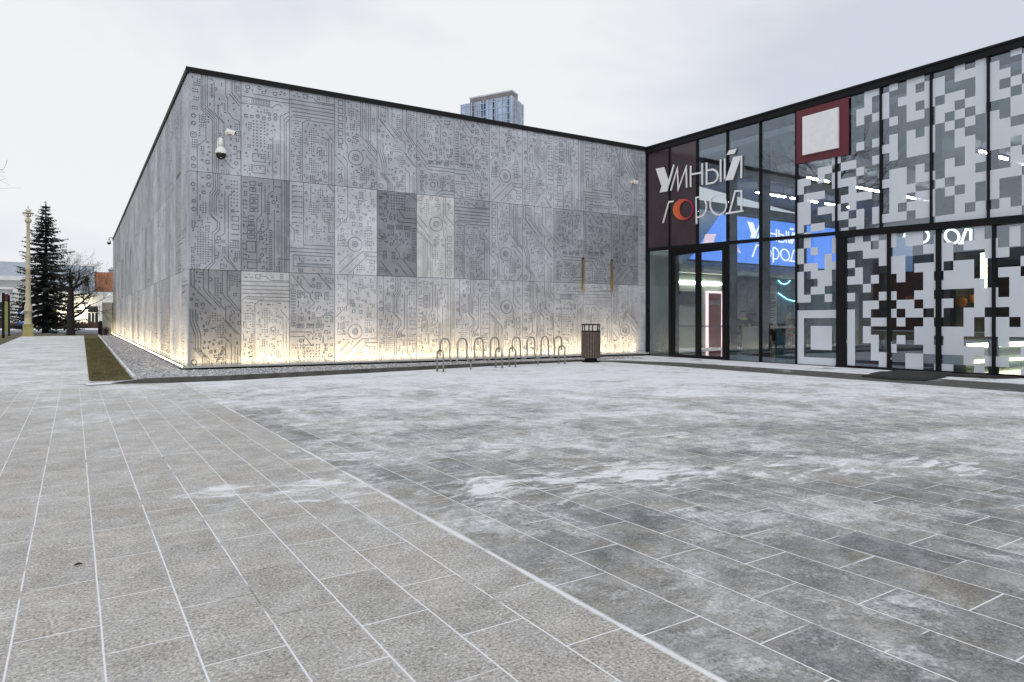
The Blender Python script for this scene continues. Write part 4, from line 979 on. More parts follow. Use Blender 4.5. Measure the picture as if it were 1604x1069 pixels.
mb = MB(); mb.hexa([(23.3, 20.488, 4.66), (23.95, 20.488, 4.62), (23.95, 20.497, 4.62), (23.3, 20.497, 4.66)], [(23.5, 20.488, 5.1), (24.2, 20.488, 5.16), (24.2, 20.497, 5.16), (23.5, 20.497, 5.1)]); obj('picture', mb, 'screen_pink', scr)
mb = MB(); mb.hexa([(25.3, 20.488, 4.5), (25.9, 20.488, 4.38), (25.9, 20.497, 4.38), (25.3, 20.497, 4.5)], [(25.4, 20.488, 4.85), (25.55, 20.488, 4.8), (25.55, 20.497, 4.8), (25.4, 20.497, 4.85)]); obj('picture', mb, 'screen_pink', scr)
# hanging neon word
nn = thing('neon_word', 'white neon word ГОРОД hanging inside above the portal glass', 'neon sign', (23.0, 10.6, 4.2))
ca, sa = math.cos(R(-38)), math.sin(R(-38))
def nP(u, z, o): x = (u - 2.6) * .62; return (23.1 + x * ca + o * sa, 10.75 + x * sa - o * ca, 3.72 + (z - 4.65) * .66)
for q in LET[5:]:
    mb = MB()
    if q[0][0] == 'c': ribbon(mb, ell(1.84, 5.0, .36, .33, 30), .10, .05, 0, nP, True)
    else: draw(mb, q, .05, 0, nP, .10)
    obj('letter', mb, 'neon_white', nn)
mb = MB(); p1, p2 = nP(1.2, 5.8, .025), nP(4.0, 5.8, .025)
for pp in (p1, p2): mb.tube([(pp[0], pp[1], 4.2), (pp[0], pp[1], 6.72)], .006, 6)
mb.tube([(p1[0], p1[1], 4.22), (p2[0], p2[1], 4.22)], .015, 6); obj('hanger', mb, 'int_dark', nn)
# booths behind the right hand panes
mb = MB(); mb.box(20.4, 23.4, 11.2, 11.4, 0, 3.0); tag(obj('display_wall', mb, 'int_brown'), 'dark reddish brown partition standing inside behind the portal film', 'partition')
bt = thing('display_booth', 'dark exhibition booth with lit yellow edges behind the pixel film', 'booth', (22.5, 6.5, 0))
mb = MB(); mb.box(20.2, 24.6, 8.9, 9.05, 0, 3.1); obj('back_panel', mb, 'int_dark', bt)
mb = MB(); mb.box(18.9, 22.6, 8.1, 8.8, 0.005, .52); obj('counter', mb, 'int_grey', bt)
mb = MB(); mb.box(18.9, 22.6, 8.06, 8.09, .54, .66); obj('light_bar', mb, 'lit_yellow', bt)
mb = MB(); mb.box(18.8, 22.8, 8.0, 8.05, .16, .23); obj('light_bar', mb, 'lit_yellow', bt)
mb = MB(); mb.box(20.42, 20.56, 8.3, 8.4, 1.95, 3.05); obj('light_bar', mb, 'lit_yellow', bt)
for i, (x, y, z) in enumerate(((20.3, 8.8, 1.75), (21.0, 8.8, 1.85), (19.4, 9.7, 1.8))):
    mb = MB(); mb.lathe([(.02, .12), (.10, .10), (.13, 0), (.10, -.10), (.02, -.12)], 14, (x, y, z)); obj('round_light', mb, 'orange', bt, smooth=True)
tag(obj('wall_display', (lambda q: (q.box(20.9, 22.3, 11.08, 11.19, 2.8, 3.85), q)[1])(MB()), emit('display_blue', (.05, .16, .42), .7)), 'deep blue lit display above the brown partition behind the portal film', 'screen')
# table, stools, people
ta = math.atan2(-1.0, 1.6)
tb = thing('bar_table', 'long pale bar table with cabinet end, people sitting round it', 'table', (21.6, 15.8, 0), ta)
mb = MB(); mb.box(-.95, .95, -.35, .35, .98, 1.04); obj('table_top', mb, 'table_white', tb, True, bevel=.008)
mb = MB(); mb.box(-.93, -.35, -.32, .32, .05, .979); obj('cabinet', mb, 'table_white', tb, True, bevel=.006)
mb = MB(); mb.box(-.90, -.38, -.29, .29, .005, .049); obj('cabinet_base', mb, 'int_dark', tb, True)
for x, y in ((.1, -.3), (.1, .3), (.9, -.3), (.9, .3), (.5, -.3)):
    mb = MB(); mb.box(x - .02, x + .02, y - .02, y + .02, 0.005, .979); obj('leg', mb, 'int_dark', tb, True)
def stool(x, y, rz, m, label):
    t = thing('bar_stool', label, 'stool', (x, y, 0), rz, 'bar stools at the hall table')
    mb = MB(); mb.lathe([(.02, .70), (.19, .70), (.21, .73), (.20, .77), (.02, .78)], 18); obj('seat', mb, m, t, True, smooth=True)
    mb = MB(); mb.tube([(.17 * math.cos(a), .17 * math.sin(a) , .95) for a in [R(q) for q in range(90, 271, 20)]], [.035] * 10, 8); obj('backrest', mb, m, t, True, smooth=True)
    for a in (45, 135, 225, 315):
        mb = MB(); mb.tube([(.13 * math.cos(R(a)), .13 * math.sin(R(a)), .70), (.22 * math.cos(R(a)), .22 * math.sin(R(a)), .005)], .012, 6); obj('leg', mb, 'int_dark' if m != 'red_seat' else m, t, True)
    mb = MB(); mb.tube([(.185 * math.cos(R(a)), .185 * math.sin(R(a)), .28) for a in range(0, 361, 30)], .009, 6); obj('footrest', mb, 'int_dark', t, True)
    return t
def skinned(name, V, Ed, Rd, m, parent):
    me = bpy.data.meshes.new(name); me.from_pydata(V, Ed, []); me.materials.append(M[m])
    o = bpy.data.objects.new(name, me); COL.objects.link(o); o.parent = parent
    s = o.modifiers.new('skin', 'SKIN'); s.use_smooth_shade = True
    for i, r in enumerate(Rd): me.skin_vertices[0].data[i].radius = (r, r) if not isinstance(r, tuple) else r
    me.skin_vertices[0].data[0].use_root = True
    u = o.modifiers.new('sub', 'SUBSURF'); u.levels = 1; u.render_levels = 1
    return o
def person(x, y, rz, jacket, label, bun=False, collar=None, seat=.79, lean=.10):
    """seated figure facing local -Y with forearms on a table"""
    t = thing('person', label, 'person', (x, y, 0), rz, None); s = seat
    V = [(0, 0, s + .06), (0, -.02, s + .28), (0, -lean * .8, s + .50), (0, -lean - .02, s + .60), (0, -lean - .03, s + .70), (0, -lean - .035, s + .80)]
    Rd = [(.15, .12), (.13, .10), (.15, .10), (.055, .055), (.085, .095), (.065, .08)]
    Ed = [(0, 1), (1, 2), (2, 3), (3, 4), (4, 5)]
    A = []
    for sx in (-1, 1):
        b = len(V)
        V += [(sx * .17, -lean * .8, s + .49), (sx * .23, -lean - .10, s + .26), (sx * .12, -lean - .34, s + .29), (sx * .09, -lean - .42, s + .29)]
        Rd += [.06, .046, .036, (.04, .018)]; Ed += [(2, b), (b, b + 1), (b + 1, b + 2), (b + 2, b + 3)]; A.append(b)
        for f in range(4):
            c = len(V); fx = sx * (.062 + f * .019); ln = (.062, .072, .068, .052)[f]
            V += [(fx, -lean - .445, s + .29), (fx, -lean - .445 - ln * .6, s + .288), (fx, -lean - .445 - ln, s + .275)]; Rd += [.010, .009, .008]; Ed += [(b + 3, c), (c, c + 1), (c + 1, c + 2)]
        c = len(V); V += [(sx * .045, -lean - .42, s + .295), (sx * .03, -lean - .46, s + .29)]; Rd += [.011, .009]; Ed += [(b + 3, c), (c, c + 1)]
        l = len(V)
        V += [(sx * .10, -.04, s + .05), (sx * .13, -.42, s + .06), (sx * .13, -.38, s - .36), (sx * .13, -.48, s - .40)]
        Rd += [.085, .062, .045, (.04, .03)]; Ed += [(0, l), (l, l + 1), (l + 1, l + 2), (l + 2, l + 3)]
    skinned('body', V, Ed, Rd, 'skin', t)
    J = [(0, 0, s + .05), (0, -.02, s + .28), (0, -lean * .8, s + .50), (0, -lean, s + .565)]; JR = [(.175, .145), (.16, .13), (.175, .125), (.085, .08)]; JE = [(0, 1), (1, 2), (2, 3)]
    for sx in (-1, 1):
        b = len(J); J += [(sx * .175, -lean * .8, s + .49), (sx * .235, -lean - .10, s + .26), (sx * .13, -lean - .32, s + .29)]; JR += [.08, .064, .05]; JE += [(2, b), (b, b + 1), (b + 1, b + 2)]
    skinned('jacket', J, JE, JR, jacket, t)
    T = [(0, 0, s + .06)]; TR = [(.17, .13)]; TE = []
    for sx in (-1, 1):
        b = len(T); T += [(sx * .10, -.04, s + .05), (sx * .13, -.42, s + .06), (sx * .13, -.385, s - .33)]; TR += [.10, .078, .06]; TE += [(0, b), (b, b + 1), (b + 1, b + 2)]
    skinned('trousers', T, TE, TR, 'trousers', t)
    hz = s + .745; hy = -lean - .02
    H = [(0, hy + .045, hz - .06), (0, hy + .045, hz + .03), (0, hy + .01, hz + .085), (0, hy - .045, hz + .085)]; HR = [(.075, .06), (.09, .07), (.09, .06), (.07, .035)]; HE = [(0, 1), (1, 2), (2, 3)]
    if bun: H += [(0, hy + .13, hz + .09), (0, hy + .18, hz + .10)]; HR += [.055, .05]; HE += [(1, 4), (4, 5)]
    skinned('hair', H, HE, HR, 'hair', t)
    fy = hy - .095
    mb = MB()
    for sx in (-1, 1): mb.lathe([(.003, -.009), (.010, 0), (.003, .009)], 8, (sx * .031, fy - .005, hz + .0))
    obj('eyes', mb, 'cam_black', t, True)
    mb = MB(); mb.hexa([(-.016, fy + .01, hz - .045), (.016, fy + .01, hz - .045), (.008, fy - .026, hz - .04), (-.008, fy - .026, hz - .04)], [(-.006, fy + .01, hz + .005), (.006, fy + .01, hz + .005), (.003, fy - .004, hz), (-.003, fy - .004, hz)]); obj('nose', mb, 'skin', t, True, smooth=True)
    if collar:
        mb = MB(); mb.tube([(.13 * math.cos(a), -lean * .9 + .10 * math.sin(a), s + .53) for a in [2 * PI * i / 14 for i in range(15)]], .035, 8); obj('collar', mb, collar, t, True, smooth=True)
    return t
tang = Vector((math.cos(ta), math.sin(ta))); tn = Vector((-tang.y, tang.x))
def tp(a, b): q = Vector((21.6, 15.8)) + tang * a + tn * b; return q.x, q.y
stool(*tp(.15, .72), ta, 'int_dark', 'dark bar stool under the person in the grey hoodie')
person(*tp(.15, .74), ta, 'hoodie', 'person in grey hoodie with dark hair tied in a bun, leaning over the pale table', True)
stool(*tp(-.75, .70), ta, 'int_dark', 'dark bar stool under the person with the neon green collar')
person(*tp(-.78, .72), ta, 'navy', 'person in dark jacket with neon green collar behind the table cabinet', False, 'neon_green')
stool(*tp(.98, .70), ta, 'int_dark', 'dark bar stool at the right end under a person in dark clothes')
person(*tp(.98, .72), ta, 'navy', 'person in plain dark clothes at the right end of the pale table')
stool(*tp(.55, -.72), ta + PI / 2, 'red_seat', 'empty bright red bar stool in front of the pale table')
kk = thing('info_terminal', 'slim dark grey terminal standing inside near the red door', 'terminal', (24.2, 18.6, 0), -.5)
mb = MB(); mb.box(-.22, .22, -.05, .05, .35, 1.62); obj('panel', mb, 'int_dark', kk, True, bevel=.01)
mb = MB(); mb.box(-.17, .17, -.055, -.051, .9, 1.5); obj('display', mb, 'cam_black', kk, True)
mb = MB(); mb.box(-.3, .3, -.2, .2, 0.005, .03); mb.box(-.06, .06, -.03, .03, .03, .349); obj('base', mb, 'int_dark', kk, True)

# ------------------------------------------------------------------ fittings on the concrete wall
def wallpt(s, off): q = C0 + fe * s + fn * off; return q.x, q.y
def dome_camera(loc, rz, label):
    t = thing('dome_camera', label, 'camera', loc, rz, 'security cameras on the pavilion')
    mb = MB(); mb.box(-.07, .07, .12, .17, .10, .38); obj('wall_plate', mb, 'cam_white', t, True, bevel=.01)
    mb = MB(); mb.tube([(0, .125, .32), (0, .02, .36), (0, -.06, .34), (0, -.09, .26), (0, -.09, .14)], [.055, .055, .055, .055, .06], 14); obj('arm', mb, 'cam_white', t, True, smooth=True)
    mb = MB(); mb.lathe([(.05, .15), (.09, .12), (.13, .05), (.145, .0), (.145, -.02), (.12, -.03)], 24, (0, -.09, 0)); obj('housing', mb, 'cam_white', t, True, smooth=True)
    mb = MB(); mb.lathe([(.125, -.025)] + [(.125 * math.cos(R(a)), -.05 - .125 * math.sin(R(a))) for a in range(0, 86, 12)] + [(.006, -.176)], 24, (0, -.09, 0)); obj('dome', mb, 'cam_black', t, True, smooth=True)
    return t
def on_front(px): return (px,)
dm = dome_camera((*wallpt(0.73, .17), 5.47), FA, 'white dome camera with black globe hanging near the left corner of the front wall')
dup(dm, (2.23, 56.3, 6.92), -PI / 2, 'white dome camera with black globe at the far end of the side wall')
def bullet(loc, rz, label):
    t = thing('bullet_camera', label, 'camera', loc, rz, 'security cameras on the pavilion')
    mb = MB(); mb.lathe([(.05, 0), (.05, .02)], 16); 
    mb.v = [(x, -z, y) for x, y, z in mb.v]; obj('wall_plate', mb, 'cam_white', t, True)
    mb = MB(); mb.tube([(0, -.02, 0), (0.01, -.07, .0), (.05, -.11, .0)], .02, 8); obj('bracket', mb, 'cam_white', t, True, smooth=True)
    mb = MB(); mb.tube([(-.02, -.11, .02), (.17, -.14, -.03)], [.05, .052], 14); obj('body', mb, 'cam_white', t, True)
    mb = MB(); mb.tube([(.171, -.14, -.03), (.19, -.143, -.036)], [.046, .046], 14); obj('lens', mb, 'cam_black', t, True)
    mb = MB(); mb.tube([(-.03, -.112, .08), (.20, -.147, .012)], [.012, .012], 6); obj('sun_shade', mb, 'cam_white', t, True)
    return t
b1 = bullet((*wallpt(0.90, 0), 6.06), FA, 'small cream bullet camera above the dome camera')
dup(b1, (*wallpt(14.35, 0), 6.20), FA, 'small white bullet camera near the glass corner')
for s, lab in ((12.17, 'left one of two vertical brass tubes on the concrete wall above the litter bin'), (13.42, 'right one of two vertical brass tubes on the concrete wall, nearer the glass')):
    t = thing('brass_tube', lab, 'wall light', (*wallpt(s, .06), 2.27), FA, 'brass tubes on the front wall')
    mb = MB(); mb.tube([(0, 0, 0), (0, 0, 1.08)], .038, 14); obj('tube', mb, 'brass', t, True, smooth=True)
    mb = MB(); mb.tube([(0, 0, 1.081), (0, 0, 1.12)], .041, 14); obj('end_cap', mb, 'cam_black', t, True)
    mb = MB(); mb.box(-.015, .015, .036, .06, .12, .16); mb.box(-.015, .015, .036, .06, .92, .96); obj('bracket', mb, 'cam_black', t, True)

# ------------------------------------------------------------------ bike racks, bin, mats
def bike_rack(a, b, label):
    d = Vector((b[0] - a[0], b[1] - a[1])); L = d.length; rz = math.atan2(d.y, d.x)
    t = thing('bike_rack', label, 'bike rack', (a[0], a[1], 0), rz, 'serpentine bike racks in front of the concrete wall')
    pts = []; sp = L / 4; wv = sp * .54; gv = sp - wv; zt, zb = .80, .20
    x = 0.02
    for i in range(4):
        pts += [(x, 0, zb + .12 if i else .40)]
        pts += [(x, 0, zt - wv / 2)] + [(x + wv / 2 - wv / 2 * math.cos(R(q)), 0, zt - wv / 2 + wv / 2 * math.sin(R(q))) for q in range(22, 180, 22)] + [(x + wv, 0, zt - wv / 2)]
        if i < 3:
            pts += [(x + wv, 0, zb + .12)] + [(x + wv + gv / 2 - gv / 2 * math.cos(R(q)), 0, zb + .12 - .12 * math.sin(R(q))) for q in range(25, 180, 26)]
        else: pts += [(x + wv, 0, .40)]
        x += sp
    mb = MB(); mb.tube(pts, .021, 10); obj('rail', mb, 'steel', t, True, smooth=True)
    for x in (0.02, 0.02 + 3 * sp + wv):
        mb = MB(); q = [(x, -.12, 0.004), (x, -.12, .40)] + [(x, -.12 * math.cos(R(q)), .40 + .12 * math.sin(R(q))) for q in range(20, 180, 20)] + [(x, .12, .40), (x, .12, 0.004)]
        mb.tube(q, .021, 10); e = obj('end_hoop', mb, 'steel', t, True, smooth=True)
        for y in (-.12, .12):
            mb = MB(); mb.lathe([(.05, .004), (.05, .012)], 14, (x, y, 0)); f = obj('foot_plate', mb, 'steel', e, True)
    mb = MB(); xm = .02 + sp + wv + gv / 2; mb.tube([(xm, 0, .004), (xm, 0, zb)], .021, 10); obj('post', mb, 'steel', t, True, smooth=True)
    return t
bike_rack((7.45, 14.72), (9.62, 15.17), 'left steel rack of four tall hoops standing in front of the lit wall')
bike_rack((9.86, 15.22), (12.08, 15.68), 'right steel rack of four tall hoops, next to the litter bin')
def litter_bin(loc, rz):
    t = thing('litter_bin', 'dark slatted litter bin with open top ring beside the bike racks', 'litter bin', loc, rz)
    mb = MB()
    for i in range(22):
        a = 2 * PI * i / 22; r = .265
        c, s = math.cos(a), math.sin(a); hw = .030
        q0 = [(r * c - hw * -s, r * s - hw * c), (r * c + hw * -s, r * s + hw * c), ((r + .018) * c + hw * -s, (r + .018) * s + hw * c), ((r + .018) * c - hw * -s, (r + .018) * s - hw * c)]
        mb.prism(q0, .13, .92)
    obj('slats', mb, 'wood_slat', t, True)
    mb = MB(); mb.lathe([(.255, .12), (.255, .90)], 28); obj('liner', mb, 'black', t, True, smooth=False)
    mb = MB(); mb.lathe([(.17, .0), (.27, .0), (.27, .03), (.19, .05), (.18, .119), (.1, .119)], 28); obj('base', mb, 'black', t, True)
    mb = MB()
    for z0, z1 in ((.91, .945), (1.11, 1.145)):
        mb.v += []; n = 32
        ro, ri = .285, .235; V = []
        for rr, zz in ((ro, z0), (ro, z1), (ri, z1), (ri, z0)):
            V += [(rr * math.cos(2 * PI * j / n), rr * math.sin(2 * PI * j / n), zz) for j in range(n)]
        mb.add(V, [(k_ * n + j, k_ * n + (j + 1) % n, ((k_ + 1) % 4) * n + (j + 1) % n, ((k_ + 1) % 4) * n + j) for k_ in range(4) for j in range(n)])
    obj('rim', mb, 'black', t, True)
    for i in range(6):
        a = 2 * PI * (i + .35) / 6; mb = MB(); mb.tube([(.26 * math.cos(a), .26 * math.sin(a), .945), (.26 * math.cos(a), .26 * math.sin(a), 1.11)], .017, 8); obj('post', mb, 'black', t, True)
    return t
litter_bin((13.07, 15.80, 0), .3)
def mat_(poly, z, label):
    mb = MB(); rg = random.Random(int(poly[0][0] * 100)); P_ = []
    for a, b in zip(poly, poly[1:] + poly[:1]):
        for q in range(4):
            t = q / 4; P_.append((a[0] + (b[0] - a[0]) * t + rg.uniform(-.03, .03), a[1] + (b[1] - a[1]) * t + rg.uniform(-.03, .03)))
    cx, cy = sum(p[0] for p in P_) / len(P_), sum(p[1] for p in P_) / len(P_); n = len(P_)
    V = [(x, y, .006) for x, y in P_] + [(x, y, z + rg.uniform(-.005, .012)) for x, y in P_] + [(cx + (x - cx) * .55, cy + (y - cy) * .55, z + .012 + rg.uniform(-.008, .016)) for x, y in P_] + [(cx, cy, z + .02)]
    F = [(i, (i + 1) % n, n + (i + 1) % n, n + i) for i in range(n)] + [(n + i, n + (i + 1) % n, 2 * n + (i + 1) % n, 2 * n + i) for i in range(n)] + [(2 * n + i, 2 * n + (i + 1) % n, 3 * n) for i in range(n)]
    mb.add(V, F); return tag(obj('rubber_mat', mb, 'rubber', smooth=True), label, 'mat', 'rubber mats at the portal')
mat_([(14.35, 8.2), (15.6, 8.62), (16.95, 8.72), (16.9, 7.5), (15.5, 7.12), (14.45, 6.95), (14.2, 7.4)], .035, 'crumpled black rubber mat lying across snow and asphalt at the portal')
mat_([(16.2, 7.45), (17.05, 7.6), (17.08, 6.2), (16.4, 6.45)], .02, 'narrow flat black rubber mat tucked against the portal sill')

# ------------------------------------------------------------------ far tower
def tower():
    t = thing('glass_tower', 'blue glass office tower with dark roof crown rising far behind the concrete wall', 'tower', (190, 294, 0))
    def P(r, d): r = r / 1060; s_, c_ = math.sin(YAW), math.cos(YAW); return Vector((d * (s_ + r * c_), d * (c_ - r * s_)))
    near = P(-1, 350); left = P(-80, 365); right = P(18.5, 366)
    far = left + right - near
    def wall(a, b, z, n, seed, dark):
        rg = random.Random(seed); d = (b - a) / n; nrm = Vector((d.y, -d.x)).normalized()
        if nrm.dot(-a) < 0: nrm = -nrm
        gm, dm_ = MB(), MB(); ml = MB()
        for i in range(n):
            p, q = a + d * i, a + d * (i + 1); in_ = -nrm * (1.2 if i in dark else 0.0)
            (dm_ if i in dark else gm).hexa([(p.x + in_.x, p.y + in_.y, 0), (q.x + in_.x, q.y + in_.y, 0), (q.x - nrm.x * 2, q.y - nrm.y * 2, 0), (p.x - nrm.x * 2, p.y - nrm.y * 2, 0)],
                      [(p.x + in_.x, p.y + in_.y, z), (q.x + in_.x, q.y + in_.y, z), (q.x - nrm.x * 2, q.y - nrm.y * 2, z), (p.x - nrm.x * 2, p.y - nrm.y * 2, z)])
            if i % 2 == 0 or rg.random() < .4:
                e = p + d * .85; o1 = nrm * .5
                ml.hexa([(p.x, p.y, 0), (p.x + o1.x, p.y + o1.y, 0), (p.x + o1.x + d.x * .22, p.y + o1.y + d.y * .22, 0), (p.x + d.x * .22, p.y + d.y * .22, 0)],
                        [(p.x, p.y, z), (p.x + o1.x, p.y + o1.y, z), (p.x + o1.x + d.x * .22, p.y + o1.y + d.y * .22, z), (p.x + d.x * .22, p.y + d.y * .22, z)])
        for zz in np.arange(70, z, 3.6):
            o1 = nrm * .25; (a2, b2) = (a + d * .1, b - d * .1)
            ml.hexa([(a2.x + nrm.x * .02, a2.y + nrm.y * .02, zz), (b2.x + nrm.x * .02, b2.y + nrm.y * .02, zz), (b2.x + o1.x, b2.y + o1.y, zz), (a2.x + o1.x, a2.y + o1.y, zz)],
                    [(a2.x + nrm.x * .02, a2.y + nrm.y * .02, zz + .35), (b2.x + nrm.x * .02, b2.y + nrm.y * .02, zz + .35), (b2.x + o1.x, b2.y + o1.y, zz + .35), (a2.x + o1.x, a2.y + o1.y, zz + .35)])
        obj('glass_wall', gm, 'tower_glass', t)
        if dm_.f: obj('recessed_bay', dm_, 'tower_dark', t)
        obj('facade_rib', ml, 'tower_mull', t)
    zt = 1.2 + 355 / 1060 * 350
    wall(left, near, zt, 22, 2, {5, 9, 10, 14}); wall(near, right, zt, 9, 3, {0, 1, 2})
    mb = MB(); c = (near + left + right + far) / 4
    mb.hexa([(p.x, p.y, 0) for p in (c + (near - c) * .93, c + (right - c) * .93, c + (far - c) * .93, c + (left - c) * .93)], [(p.x, p.y, zt - .4) for p in (c + (near - c) * .93, c + (right - c) * .93, c + (far - c) * .93, c + (left - c) * .93)]); obj('core', mb, 'tower_dark', t)
    q = [near + (left - near) * .01 + (right - near) * .06, near + (right - near) * .5, left * .14 + near * .86 * 0 + near * .0 + left * .0 + (near + (left - near) * .83 + (right - near) * .5) * .86, near + (left - near) * .83 + (right - near) * .06]
    q[2] = near + (left - near) * .83 + (right - near) * .5
    mb = MB(); mb.hexa([(p.x, p.y, zt - 1) for p in q], [(p.x, p.y, zt + 2.6) for p in q]); obj('roof_crown', mb, 'tower_cap', t)
    mb = MB(); c = (q[0] + q[1] + q[2] + q[3]) / 4; q2 = [c + (p - c) * 1.03 for p in q]; mb.hexa([(p.x, p.y, zt + 2.61) for p in q2], [(p.x, p.y, zt + 3.4) for p in q2]); obj('roof_rim', mb, 'tower_mull', t)
tower()

# ------------------------------------------------------------------ far left: street, houses, trees, lamp
def window(mbw, mbf, parent, x, z, w_, h_, y, m='win_dark', bars=(1, 2)):
    mb = MB(); mb.box(x, x + w_, y - .02, y + .05, z, z + h_); p = obj('window', mb, m, parent)
    mb = MB(); f = .07
    mb.box(x - f, x, y - .08, y + .02, z - f, z + h_ + f); mb.box(x + w_, x + w_ + f, y - .08, y + .02, z - f, z + h_ + f)
    mb.box(x, x + w_, y - .08, y + .02, z - f, z); mb.box(x, x + w_, y - .08, y + .02, z + h_, z + h_ + f)
    for i in range(1, bars[0] + 1): xx = x + w_ * i / (bars[0] + 1); mb.box(xx - .035, xx + .035, y - .075, y - .025, z, z + h_ * .62)
    for i in range(1, bars[1]): zz = z + h_ * .62 * i / (bars[1] - 1 + 1e-9); mb.box(x, x + w_, y - .07, y - .022, zz - .03, zz + .03)
    obj('frame', mb, 'wall_white', p)
HZ = gz(92)
wh = thing('white_house', 'low white house with lit wall and a part orange, part grey roof', 'house', (1, 92, HZ))
mb = MB(); mb.box(-3.2, 9.0, 92.1, 104, HZ, HZ + 4.1); obj('wall', mb, 'wall_white', wh)
mb = MB(); mb.box(-3.3, 9.1, 91.6, 92.09, HZ + 3.75, HZ + 3.95); mb.box(-3.35, 9.15, 91.4, 92.095, HZ + 3.951, HZ + 4.2); obj('cornice', mb, 'wall_white', wh)
mb = MB(); mb.hexa([(2.1, 92.0, HZ + 4.21), (9.0, 92.0, HZ + 4.21), (9.0, 104, HZ + 4.21), (2.1, 104, HZ + 4.21)], [(2.1, 95.0, HZ + 6.7), (9.0, 95.0, HZ + 6.7), (9.0, 101, HZ + 6.7), (2.1, 101, HZ + 6.7)])
for i in range(22): xx = 2.2 + i * .31; mb.hexa([(xx, 91.97, HZ + 4.25), (xx + .05, 91.97, HZ + 4.25), (xx + .05, 92.1, HZ + 4.25), (xx, 92.1, HZ + 4.25)], [(xx, 94.97, HZ + 6.74), (xx + .05, 94.97, HZ + 6.74), (xx + .05, 95.1, HZ + 6.74), (xx, 95.1, HZ + 6.74)])
rf = obj('roof', mb, 'roof_orange', wh)
mb = MB(); mb.lathe([(.30, 0), (.30, .35), (.42, .4), (.40, .5), (.2, .62), (.05, .8)], 14, (3.9, 95.6, HZ + 6.6)); obj('chimney', mb, 'roof_grey', rf)
mb = MB(); mb.hexa([(-3.2, 92.0, HZ + 4.215), (2.09, 92.0, HZ + 4.215), (2.09, 104, HZ + 4.215), (-3.2, 104, HZ + 4.215)], [(-3.0, 95.0, HZ + 7.4), (2.09, 95.0, HZ + 7.4), (2.09, 101, HZ + 7.4), (-3.0, 101, HZ + 7.4)]); rf = obj('roof', mb, 'roof_grey', wh)
mb = MB(); mb.box(1.05, 1.45, 92.6, 94, HZ + 5.0, HZ + 6.0); obj('dormer', mb, 'win_dark', rf)
window(None, None, wh, 1.40, HZ + .55, 1.0, 2.0, 92.09, 'win_dark', (2, 2)); window(None, None, wh, -.35, HZ + .25, .85, 2.3, 92.09, 'lit_window', (1, 3)); window(None, None, wh, 3.4, HZ + .6, 1.0, 2.0, 92.09, 'win_dark', (1, 2)); window(None, None, wh, -2.6, HZ + .55, 1.0, 2.0, 92.09, 'win_dark', (1, 2))
mb = MB(); mb.box(.72, .92, 91.85, 92.08, HZ + 2.2, HZ + 2.5); lamp = obj('wall_lamp', mb, 'led_marker', wh)
for x, z, e_ in ((.82, HZ + 2.1, 160), (-.75, HZ + 1.6, 120)):
    l = bpy.data.lights.new('house_light', 'POINT'); l.energy = e_; l.color = (1, .82, .5); l.shadow_soft_size = .15
    lo = bpy.data.objects.new('house_light', l); COL.objects.link(lo); lo.location = (x, 91.5, z)
mh = thing('columned_house', 'tall pale house with deep cornice and grey roof at the far left', 'house', (-8, 93, HZ))
mb = MB(); mb.box(-24, -3.25, 92.8, 106, HZ, HZ + 5.7); obj('wall', mb, 'wall_white', mh)
mb = MB(); mb.box(-24.2, -3.0, 92.2, 92.79, HZ + 4.3, HZ + 4.55); mb.box(-24.3, -2.9, 91.9, 92.795, HZ + 5.3, HZ + 5.75); obj('cornice', mb, 'wall_white', mh)
mb = MB(); mb.hexa([(-24.3, 92.1, HZ + 5.76), (-2.9, 92.1, HZ + 5.76), (-2.9, 106, HZ + 5.76), (-24.3, 106, HZ + 5.76)], [(-24, 96, HZ + 7.6), (-4.4, 96, HZ + 7.6), (-4.4, 103, HZ + 7.6), (-24, 103, HZ + 7.6)]); obj('roof', mb, 'roof_grey', mh)
for x in (-3.6, -5.3, -7.3, -9.3, -11.3): mb = MB(); mb.lathe([(.36, 0), (.36, .2), (.28, .25), (.25, 3.9), (.34, 4.0), (.36, 4.29)], 18, (x, 92.45, HZ)); obj('column', mb, 'wall_white', mh, smooth=True)
for x in (-4.9, -6.9, -8.9, -10.9): window(None, None, mh, x + .05, HZ + .5, 1.0, 2.4, 92.79, 'win_dark', (1, 3))
# hedge
def hedge(x0, x1, y0, y1, h, label):
    rg = random.Random(int(x0 * 10)); mb = MB(); z0 = gz(y0)
    for i in range(int((x1 - x0) * 140)):
        x, y, z = rg.uniform(x0, x1), rg.uniform(y0, y1), z0 + h * rg.random() ** .7
        a, b = rg.random() * 6.28, rg.uniform(-1, 1); s_ = rg.uniform(.05, .12)
        d1 = Vector((math.cos(a), math.sin(a), b)).normalized() * s_; d2 = d1.orthogonal().normalized() * s_ * .6
        p = Vector((x, y, z)); mb.add([p - d1, p + d2, p + d1, p - d2], [(0, 1, 2, 3)])
    mb.box(x0 + .05, x1 - .05, y0 + .1, y1 - .1, z0, z0 + h * .8)
    return tag(obj('hedge', mb, 'hedge'), label, 'hedge')
hedge(-14, 3.3, 88.4, 89.4, .75, 'low brown hedge in front of the white houses')

